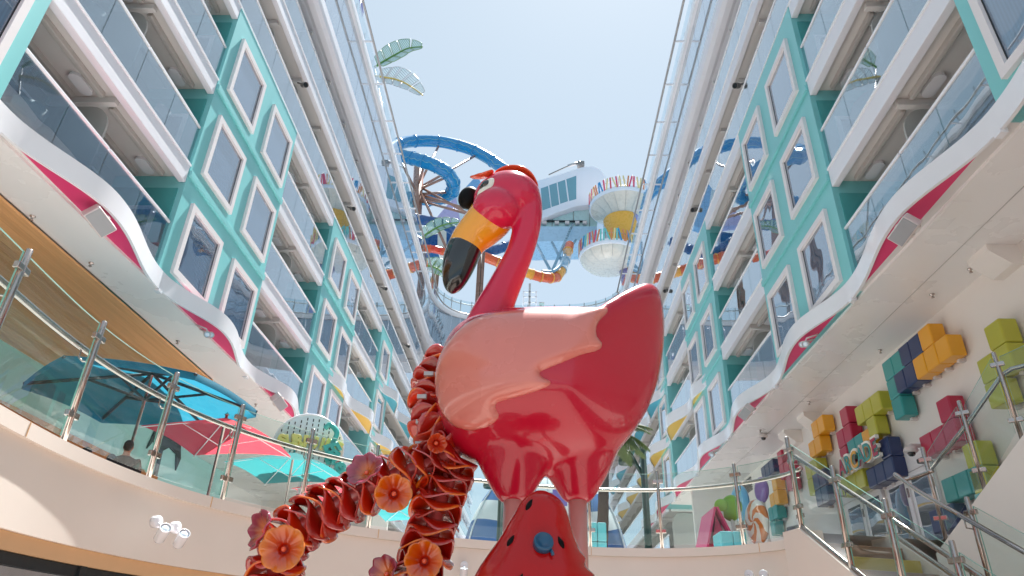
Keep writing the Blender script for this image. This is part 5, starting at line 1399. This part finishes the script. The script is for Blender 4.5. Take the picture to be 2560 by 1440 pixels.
# ================================================================ WATER PARK ON THE TOP DECK BEYOND THE GALLERY
for nm, hx, kw in (('slide_blue', '#1584b8', {}), ('slide_navy', '#1e4f86', {}), ('slide_orange', '#d9551c', {}), ('slide_yellow', '#eda02a', {}), ('slide_red', '#d8391c', {}), ('support_brown', '#a87a66', {}), ('support_blue', '#7fa6bc', {}), ('column_brown', '#7a5a4c', {}), ('mint', '#b9d6d2', {}), ('beam_blue', '#a9c8dc', {}), ('cone_cream', '#e6dccb', {}), ('trunk_yellow', '#edae3a', {}), ('trunk_violet', '#8a86bd', {}), ('fin_white', '#dfe7e8', {}), ('fin_lilac', '#c3b5d8', {}), ('fin_blue', '#86b6dc', {})):
    paint(nm, hx, 0.28, coat=0.4, vary=0.06)
glass('clear_tube', (0.9, 0.94, 0.96), f0=0.1, power=3.0)
paint('wave_line', '#8fb8b8', 0.4)
def mpp(Y, x=1250, y=500): return (onY(x + 1, y, Y) - onY(x, y, Y)).length
# --- blue helter-skelter tube
bs = thing('blue_tube_slide', 'blue spiral tube slide looping above the flamingo head', 'water slide', onY(1045, 640, 66))
loop = [(1342, 525, 78.5), (1322, 494, 76), (1294, 456, 73), (1262, 426, 71), (1232, 403, 71.5), (1187, 378, 72), (1146, 364, 72), (1096, 354, 71.5), (1037, 353, 70.5), (996, 360, 69), (968, 374, 67), (972, 384, 65), (1000, 389, 63.5), (1032, 396, 63), (1060, 404, 62.6), (1093, 417, 62.8), (1118, 433, 63.6), (1133, 456, 65), (1131, 478, 67), (1107, 494, 68.5), (1073, 499, 68), (1035, 494, 66.5), (1005, 500, 65), (992, 520, 64.5), (985, 545, 65)]
lc = catmull([onY(a, b, Y) for a, b, Y in loop], 8)
rb = 15.5 * mpp(68, 1100, 420)
for k in range(0, len(lc) - 1, 8):
    seg = lc[k:k + 9]
    s_ = link('tube_section', tube_mesh(seg, rb, 20, caps=False), 'slide_blue', bs)
    d = (seg[1] - seg[0]).normalized()
    link('flange', tube_mesh([seg[0] - d * 0.07, seg[0] + d * 0.07], rb * 1.12, 20), 'slide_blue', s_)
for ang in (0.9, 2.1, 3.4, 4.4):
    pts = []; prev = None
    for i, p in enumerate(lc):
        t_ = (lc[min(i+1, len(lc)-1)] - lc[max(i-1, 0)]).normalized(); a = Vector((0, 0, 1)); a = (a - t_ * a.dot(t_)).normalized(); b = t_.cross(a)
        th = ang + 0.12 * math.sin(i * 1.5); pts.append(p + (a * math.cos(th) + b * math.sin(th)) * rb * 1.005)
    link('wave_stripe', tube_mesh(pts, 0.035, 5), 'wave_line', bs)
# --- brown mast with spokes
mast = thing('slide_mast', 'brown steel mast with spokes carrying the blue tube slide', 'mast', onY(1040, 700, 66))
tube('mast_tube', [onY(1047, 418, 66), onY(1040, 560, 66), onY(1034, 720, 66)], 0.62, 'support_brown', mast, 16)
hub = onY(1043, 480, 66)
for px, py, Y in ((1096, 366, 71), (1187, 390, 71.5), (1060, 412, 63), (1118, 442, 64), (1128, 480, 67), (1000, 400, 64), (1160, 520, 66), (1190, 545, 66), (1100, 505, 68), (1125, 640, 62), (1190, 540, 62)):
    tube('spoke', [hub + Vector((0, 0, random.uniform(-1.2, 1.2))), onY(px, py, Y)], 0.16, 'support_brown', mast, 8)
# --- other slides
def chute(name, label, pts, rpx, mats, Yref, clear=(), rings=True):
    t = thing(name, label, 'water slide', onY(pts[0][0], pts[0][1], pts[0][2]))
    c = catmull([onY(*p) for p in pts], 6); r = rpx * mpp(Yref, 1300, 650)
    n = 0
    for k in range(0, len(c) - 1, 6):
        m = 'clear_tube' if n in clear else mats[n % len(mats)]
        s_ = link('tube_section', tube_mesh(c[k:k + 7], r, 18, caps=False), m, t)
        if rings:
            d = (c[k+1] - c[k]).normalized(); link('flange', tube_mesh([c[k] - d * 0.06, c[k] + d * 0.06], r * 1.13, 18), 'support_blue' if n in clear else mats[-1], s_)
        n += 1
    return t
chute('orange_tube_slide', 'orange tube slide sweeping down right of the flamingo neck', [(1170, 628, 64), (1205, 640, 64), (1245, 655, 64.5), (1290, 672, 65), (1330, 686, 66), (1352, 692, 66.4), (1376, 695, 67), (1392, 692, 68), (1404, 676, 69), (1413, 652, 70), (1420, 628, 71), (1424, 612, 72)], 12.5, ['slide_orange', 'slide_orange', 'slide_orange', 'slide_yellow'], 66, clear=(8, 9))
chute('navy_tube_slide', 'navy blue tube slide crossing behind the flamingo beak', [(1040, 548, 62), (1075, 553, 62), (1110, 562, 62.5), (1140, 580, 63), (1175, 605, 64), (1215, 628, 65), (1260, 618, 66), (1300, 600, 67)], 13, ['slide_navy'], 63)
chute('red_tube_slide', 'red orange tube slide low beside the left block end', [(1010, 630, 60), (1040, 622, 60), (1075, 622, 60), (1105, 628, 60.5), (1135, 640, 61)], 10, ['slide_red', 'slide_orange'], 60)
ss = thing('slide_struts', 'pale blue V-shaped struts under the white slide tower', 'strut', onY(1375, 680, 68))
for a, b in (((1338, 604, 76), (1376, 676, 67)), ((1432, 560, 78), (1381, 676, 67)), ((1380, 606, 74), (1402, 648, 70)), ((1440, 600, 76), (1404, 650, 70))):
    tube('strut', [onY(*a), onY(*b)], 0.17, 'support_blue', ss, 8)
tube('cradle', catmull([onY(1354, 678, 67), onY(1380, 679, 67), (onY(1400, 664, 68)), onY(1410, 640, 69)], 5), 0.2, 'support_blue', ss, 8)
# --- slatted columns
def column(px, top, Y, w, label):
    p = onY(px, top, Y); t = thing('slatted_column', label, 'column', (p.x, Y, 24.7))
    for i in range(7):
        a = 2 * math.pi * i / 7
        q = Vector((p.x + w * 0.62 * math.cos(a), Y + w * 0.62 * math.sin(a), 0))
        box('slat', (q.x - w * 0.2, q.x + w * 0.2), (q.y - w * 0.2, q.y + w * 0.2), (24.7, p.z), 'column_brown', t, 0.02)
    link('core', lathe_mesh([(w * 0.5, 0), (w * 0.5, p.z - 24.72)], 12), 'dark', t, Matrix.Translation((p.x, Y, 24.7)))
column(1206, 596, 56, 0.42, 'brown slatted column behind the flamingo neck')
column(1092, 655, 56, 0.42, 'brown slatted column at the end of the left roof edge')
column(1028, 540, 54, 0.42, 'tall brown slatted column standing in for a reflection behind the left block end')  # a mirror image modelled as a solid column
# --- striped fin
fin = thing('striped_fin', 'tall curved fin in lilac, white and sky blue stripes behind the flamingo beak', 'sculpture', onY(1150, 600, 74))
cuts = [[(1085, 552), (1120, 510), (1140, 492), (1152, 560)], [(1140, 492), (1166, 466), (1180, 540), (1180, 570), (1152, 560)], [(1166, 466), (1192, 438), (1210, 470), (1214, 560), (1180, 570), (1180, 540)]]
for poly, m in zip(cuts, ('fin_lilac', 'fin_white', 'fin_blue')):
    prism('fin_panel', [onY(a, b, 74) for a, b in poly], (0, 1, 0), 1.2, m, fin)
bd = thing('painted_hut', 'navy and cream painted slide hut below the striped fin', 'hut', onY(1100, 640, 73))
for (x0, x1, y0, y1), m in (((1058, 1094, 585, 625), 'slide_navy'), ((1094, 1116, 570, 625), 'cone_cream'), ((1116, 1155, 572, 625), 'slide_navy')):
    prism('hut_panel', [onY(x0, y1, 73), onY(x1, y1, 73), onY(x1, y0, 73), onY(x0, y0 + 6, 73)], (0, 1, 0), 2.0, m, bd)
# --- white slide tower with round slatted platforms
tw = thing('slide_tower', 'white slide tower with sloping windows above the right end of the gallery', 'building', onY(1420, 620, 78))
prism('tower_hall', [onY(a, b, 78) for a, b in ((1330, 456), (1400, 436), (1455, 418), (1480, 416), (1500, 424), (1515, 444), (1518, 512), (1480, 511), (1440, 515), (1395, 530), (1350, 549), (1330, 556))], (0, 1, 0), 7.0, 'white', tw)
def cr2(x, y): return 1340 + x / 3.79, 380 + y / 3.79
for q in ([(45, 345), (115, 320), (140, 525), (62, 552)], [(125, 315), (195, 290), (220, 497), (148, 520)], [(205, 287), (275, 262), (302, 465), (230, 490)], [(287, 258), (382, 224), (382, 445), (315, 463)]):
    prism('tower_window', [onY(*cr2(*p), 77.97) for p in q], (0, 1, 0), 0.06, 'tower_glass', tw)
prism('tower_soffit', [onY(a, b, 79.2) for a, b in ((1330, 556), (1350, 549), (1395, 530), (1440, 515), (1480, 511), (1496, 535), (1492, 568), (1330, 568))], (0, 1, 0), 5.0, 'mint', tw)
prism('tower_beam', [onY(a, b, 78.5) for a, b in ((1330, 566), (1492, 566), (1494, 600), (1330, 604))], (0, 1, 0), 5.0, 'beam_blue', tw)
for a, b in ((1381, 1.0), (1434, 1.0), (1475, 1.0)): tube('soffit_joint', [onY(a, 520 if a > 1400 else 545, 79.15), onY(a - 1, 567, 79.15)], 0.04, 'grey_metal', tw, 6)
box('lamp_track', (onY(1357, 552, 79).x, onY(1466, 552, 79).x), (78.9, 79.1), (onY(1400, 553, 79).z - 0.1, onY(1400, 553, 79).z + 0.1), 'dark', tw)
for px in (1361, 1392, 1418, 1443, 1462):
    q = onY(px, 556, 78.9); box('track_lamp', (q.x - 0.3, q.x + 0.3), (q.y - 0.3, q.y + 0.2), (q.z - 0.35, q.z + 0.1), 'speaker_white', tw, 0.05)
tube('roof_boom', [onY(1372, 437, 78), onY(1420, 415, 78), onY(1452, 405, 78)], 0.10, 'grey_metal', tw, 8)
tube('roof_boom', [onY(1420, 415, 78), onY(1452, 405, 78)], 0.22, 'pipe_grey', tw, 8)
q = onY(1452, 411, 78); box('boom_motor', (q.x - 0.5, q.x + 0.5), (77.5, 78.5), (q.z - 0.4, q.z + 0.3), 'grey_metal', tw, 0.1)
SLC = []
for nm, hx in (('slat_red', '#e05468'), ('slat_aqua', '#6fc6c0'), ('slat_cream', '#eed79a'), ('slat_orange', '#e08a58'), ('slat_azure', '#1f8fc4'), ('slat_pink', '#dd4a70')): paint(nm, hx, 0.4); SLC.append(nm)
def platform(px, py, Y, rpx, label, under, seed):
    rnd = random.Random(seed)
    c = onY(px, py, Y); r = rpx * mpp(Y, px, py)
    t = thing('round_platform', label, 'platform', c)
    M = Matrix.Translation(c)
    link('platform_rim', lathe_mesh([(r * 0.9, 0.25), (r, 0.25), (r + 0.05, 0.2), (r + 0.05, -0.45), (r, -0.5), (r * 0.98, -0.5)], 48), 'white_gloss', t, M)
    link('platform_floor', lathe_mesh([(0.0, 0.1), (r * 0.92, 0.1)], 48), 'white', t, M)
    prof = under(r)
    K = 16
    for j in range(K):
        v = []; f = []
        a0, a1 = 2*math.pi*j/K + 0.006, 2*math.pi*(j+1)/K - 0.006
        for rr, z in prof:
            for u in range(4):
                a = a0 + (a1 - a0) * u / 3; v.append((rr * math.cos(a), rr * math.sin(a), z))
        for k in range(len(prof) - 1):
            for u in range(3): f.append((k*4 + u, k*4 + u + 1, (k+1)*4 + u + 1, (k+1)*4 + u))
        link('underside_panel', raw_mesh(v, f, smooth=True), 'cone_cream', t, M)
    n = 62
    for j in range(n):
        a = 2 * math.pi * j / n + rnd.uniform(-0.02, 0.02)
        Ms = M @ Matrix.Translation(((r + 0.06) * math.cos(a), (r + 0.06) * math.sin(a), 0.85)) @ Matrix.Rotation(a, 4, 'Z') @ Matrix.Rotation(rnd.uniform(-0.3, 0.3), 4, 'X')
        obox('slat', (0.07, 0.2, 1.75), Ms, SLC[rnd.randrange(6)], t)
    for j in range(14):
        a = 2 * math.pi * j / 14
        q = c + Vector(((r - 0.15) * math.cos(a), (r - 0.15) * math.sin(a), 0)); tube('rail_post', [q, q + Vector((0, 0, 2.1))], 0.05, 'pipe_grey', t, 6)
    link('platform_handrail', tube_mesh([c + Vector(((r - 0.15) * math.cos(2*math.pi*j/40), (r - 0.15) * math.sin(2*math.pi*j/40), 1.2)) for j in range(40)], 0.04, 6, closed=True), 'pipe_grey', t)
    return c, r
c1, r1 = platform(1556, 516, 76, 82, 'upper round platform ringed with bright slats on the slide tower', lambda r: [(r * 0.97, -0.5), (r * 0.8, -0.9), (r * 0.6, -1.6), (r * 0.48, -2.4), (r * 0.46, -2.9)], 3)
c2, r2 = platform(1524, 640, 76, 76, 'lower round platform ringed with bright slats on the slide tower', lambda r: [(r * 0.97, -0.5), (r * 0.93, -0.9), (r * 0.8, -1.4), (r * 0.55, -1.7), (r * 0.001, -1.8)], 5)
tk = thing('platform_trunk', 'yellow, white and violet painted trunk between the two round platforms', 'column', (c2.x + 1, c2.y + 1, c2.z))
K = 24
for j, m in enumerate(('trunk_yellow', 'trunk_yellow', 'trunk_violet', 'fin_lilac', 'fin_white', 'fin_white')):
    v = []; f = []
    for k in range(9):
        u = k / 8; z = c2.z + 0.2 + (c1.z - 2.6 - c2.z) * u
        for w in range(5):
            a = math.pi + (j + w / 4) * math.pi / 3 + (1 - u) * 1.0
            v.append((c1.x - 0.2 + r1 * 0.56 * math.cos(a), c1.y + r1 * 0.56 * math.sin(a), z))
    for k in range(8):
        for w in range(4): f.append((k*5 + w, k*5 + w + 1, k*5 + 5 + w + 1, k*5 + 5 + w))
    link('trunk_panel', raw_mesh(v, f, smooth=True), m, tk)
st2 = thing('spiral_trunk', 'lilac and blue painted trunk below the lower round platform', 'column', (c2.x + 2, c2.y + 1, 24))
tube('trunk_tube', [c2 + Vector((2.2, 1.0, -1.6)), c2 + Vector((2.6, 1.0, -6)), c2 + Vector((2.8, 1.0, -12))], 0.9, 'trunk_violet', st2, 16)
# --- frame on the gallery roof
gf = thing('roof_frame', 'white metal frame with a mast on the gallery roof right of the flamingo neck', 'frame', onY(1324, 768, 53))
def rbox(x0, x1, y0, y1, nm, m='white_gloss'):
    a, b = onY(x0, y0, 53), onY(x1, y1, 53); box(nm, (a.x, b.x), (52.95, 53.05), (b.z, a.z), m, gf)
rbox(1322, 1326, 709, 768, 'mast', 'pipe_grey')
for x in (1307, 1339): rbox(x, x + 3, 728, 766, 'upright')
for y in (729, 741, 755): rbox(1309, 1341, y, y + 2.5, 'crossbar')
sb_ = thing('utility_box', 'small pale box on the gallery roof edge beside the white frame', 'box', onY(1354, 766, 52))
a, b = onY(1348, 757, 52), onY(1360, 767, 52); box('case', (a.x, b.x), (52, 52.4), (b.z, a.z), 'mint', sb_, 0.02); box('case_lid', (a.x - 0.03, b.x + 0.03), (51.97, 52.43), (a.z, a.z + 0.05), 'pipe_grey', sb_)
# --- giant mesh leaves
def mesh_mat(name, col):
    m = bpy.data.materials.new(name); m.use_nodes = True; t = m.node_tree; b = t.nodes['Principled BSDF']; out = t.nodes['Material Output']
    b.inputs['Base Color'].default_value = lin(col); b.inputs['Roughness'].default_value = 0.5
    tr = t.nodes.new('ShaderNodeBsdfTransparent'); mx = t.nodes.new('ShaderNodeMixShader'); tc = t.nodes.new('ShaderNodeTexCoord')
    w = t.nodes.new('ShaderNodeTexWave'); w.inputs['Scale'].default_value = 3.2; w.inputs['Distortion'].default_value = 0.4; w.bands_direction = 'DIAGONAL'
    mr = t.nodes.new('ShaderNodeMapRange'); mr.inputs[1].default_value = 0.45; mr.inputs[2].default_value = 0.8; mr.inputs[3].default_value = 0.28; mr.inputs[4].default_value = 0.8
    t.links.new(tc.outputs['Object'], w.inputs['Vector']); t.links.new(w.outputs['Fac'], mr.inputs[0]); t.links.new(mr.outputs[0], mx.inputs[0])
    t.links.new(tr.outputs[0], mx.inputs[1]); t.links.new(b.outputs[0], mx.inputs[2]); t.links.new(mx.outputs[0], out.inputs[0])
    MATS[name] = m
mesh_mat('mesh_green', '#a9c6bd'); mesh_mat('mesh_pale', '#cfd9da')
paint('stem_green', '#5f8a3c', 0.4); paint('stem_yellow', '#d6b458', 0.4)
def leaf(pix, Y, wpx, mat, stem, label, lobes=5):
    t = thing('mesh_leaf', label, 'sculpture', onY(*pix[0], Y))
    c = catmull([onY(a, b, Y) for a, b in pix], 8); m = mpp(Y, pix[1][0], pix[1][1]); n = len(c) - 1
    link('stem', tube_mesh(c, [m * 3.2 * (1 - 0.45 * i / n) for i in range(n + 1)], 10), stem, t)
    for s_ in (-1, 1):
        for q in range(lobes):
            u0, u1 = 0.10 + 0.88 * q / lobes, 0.10 + 0.88 * (q + 1) / lobes - 0.025
            v = []; f = []; rim = []
            for i in range(7):
                u = u0 + (u1 - u0) * i / 6; x = u * n; k = min(n - 1, int(x)); p = c[k].lerp(c[k+1], x - k)
                tq = (c[min(n, k+1)] - c[max(0, k-1)]).normalized(); nn = Vector((-tq.z, 0, tq.x)) * s_
                w = wpx * m * math.sin(math.pi * min(1, 0.12 + 0.86 * u)) ** 0.75 * (1.0 if s_ > 0 else 0.72)
                e = p + nn * w + tq * w * (0.35) + Vector((0, -w * 0.25, 0))
                rim.append(e)
                for j in range(5): 
                    pp = p.lerp(e, j / 4); v.append((pp.x, pp.y - 0.02, pp.z))
                for j in range(5):
                    pp = p.lerp(e, j / 4); v.append((pp.x, pp.y + 0.02, pp.z))
            for i in range(6):
                for j in range(4):
                    for o in (0, 5): f.append((10*i + o + j, 10*i + o + j + 1, 10*(i+1) + o + j + 1, 10*(i+1) + o + j))
            link('leaf_lobe', raw_mesh(v, f), mat, t)
            link('lobe_wire', tube_mesh([v[0]] + rim + [v[60]], 0.025, 5), stem if mat == 'mesh_green' else 'pipe_grey', t)
    q = c[0]; s_b = Vector((-8.75, q.y, 24.72)) if Y < 50 else Vector((q.x, q.y, 24.72))
    tube('support_pole', [s_b, s_b.lerp(q, 0.55) + Vector((-0.15, 0, 0.4)), q], 0.06, 'pipe_grey', t, 8)
    return t
leaf([(936, 168), (962, 152), (990, 136), (1020, 121), (1057, 117)], 40, 34, 'mesh_green', 'stem_green', 'giant green wire-mesh leaf against the sky at the upper left, the higher one')
leaf([(936, 190), (962, 194), (990, 199), (1022, 213), (1057, 238)], 40, 34, 'mesh_pale', 'stem_yellow', 'giant pale wire-mesh leaf with yellow stem, the lower one against the sky')
leaf([(1052, 598), (1070, 583), (1095, 568), (1120, 560), (1150, 556)], 54, 22, 'mesh_green', 'stem_green', 'green mesh leaf in front of the slides beside the flamingo beak')
leaf([(1050, 660), (1068, 664), (1085, 668), (1100, 676), (1112, 690)], 54, 26, 'mesh_green', 'stem_green', 'green mesh leaf below the red slide at the left roof corner')
# --- sail banner at the very top of the left roof edge
bn = thing('roof_banner', 'purple banner on a white pole at the top of the left roof edge', 'banner', onY(900, 40, 26))
prism('cloth', [onY(895, -12, 26), onY(903, -12, 26), onY(909, 30, 26), onY(905, 44, 26)], (0, 1, 0), 0.03, 'trunk_violet', bn)
tube('pole', [onY(894, 60, 26), onY(905, -20, 26)], 0.03, 'white_gloss', bn, 8)
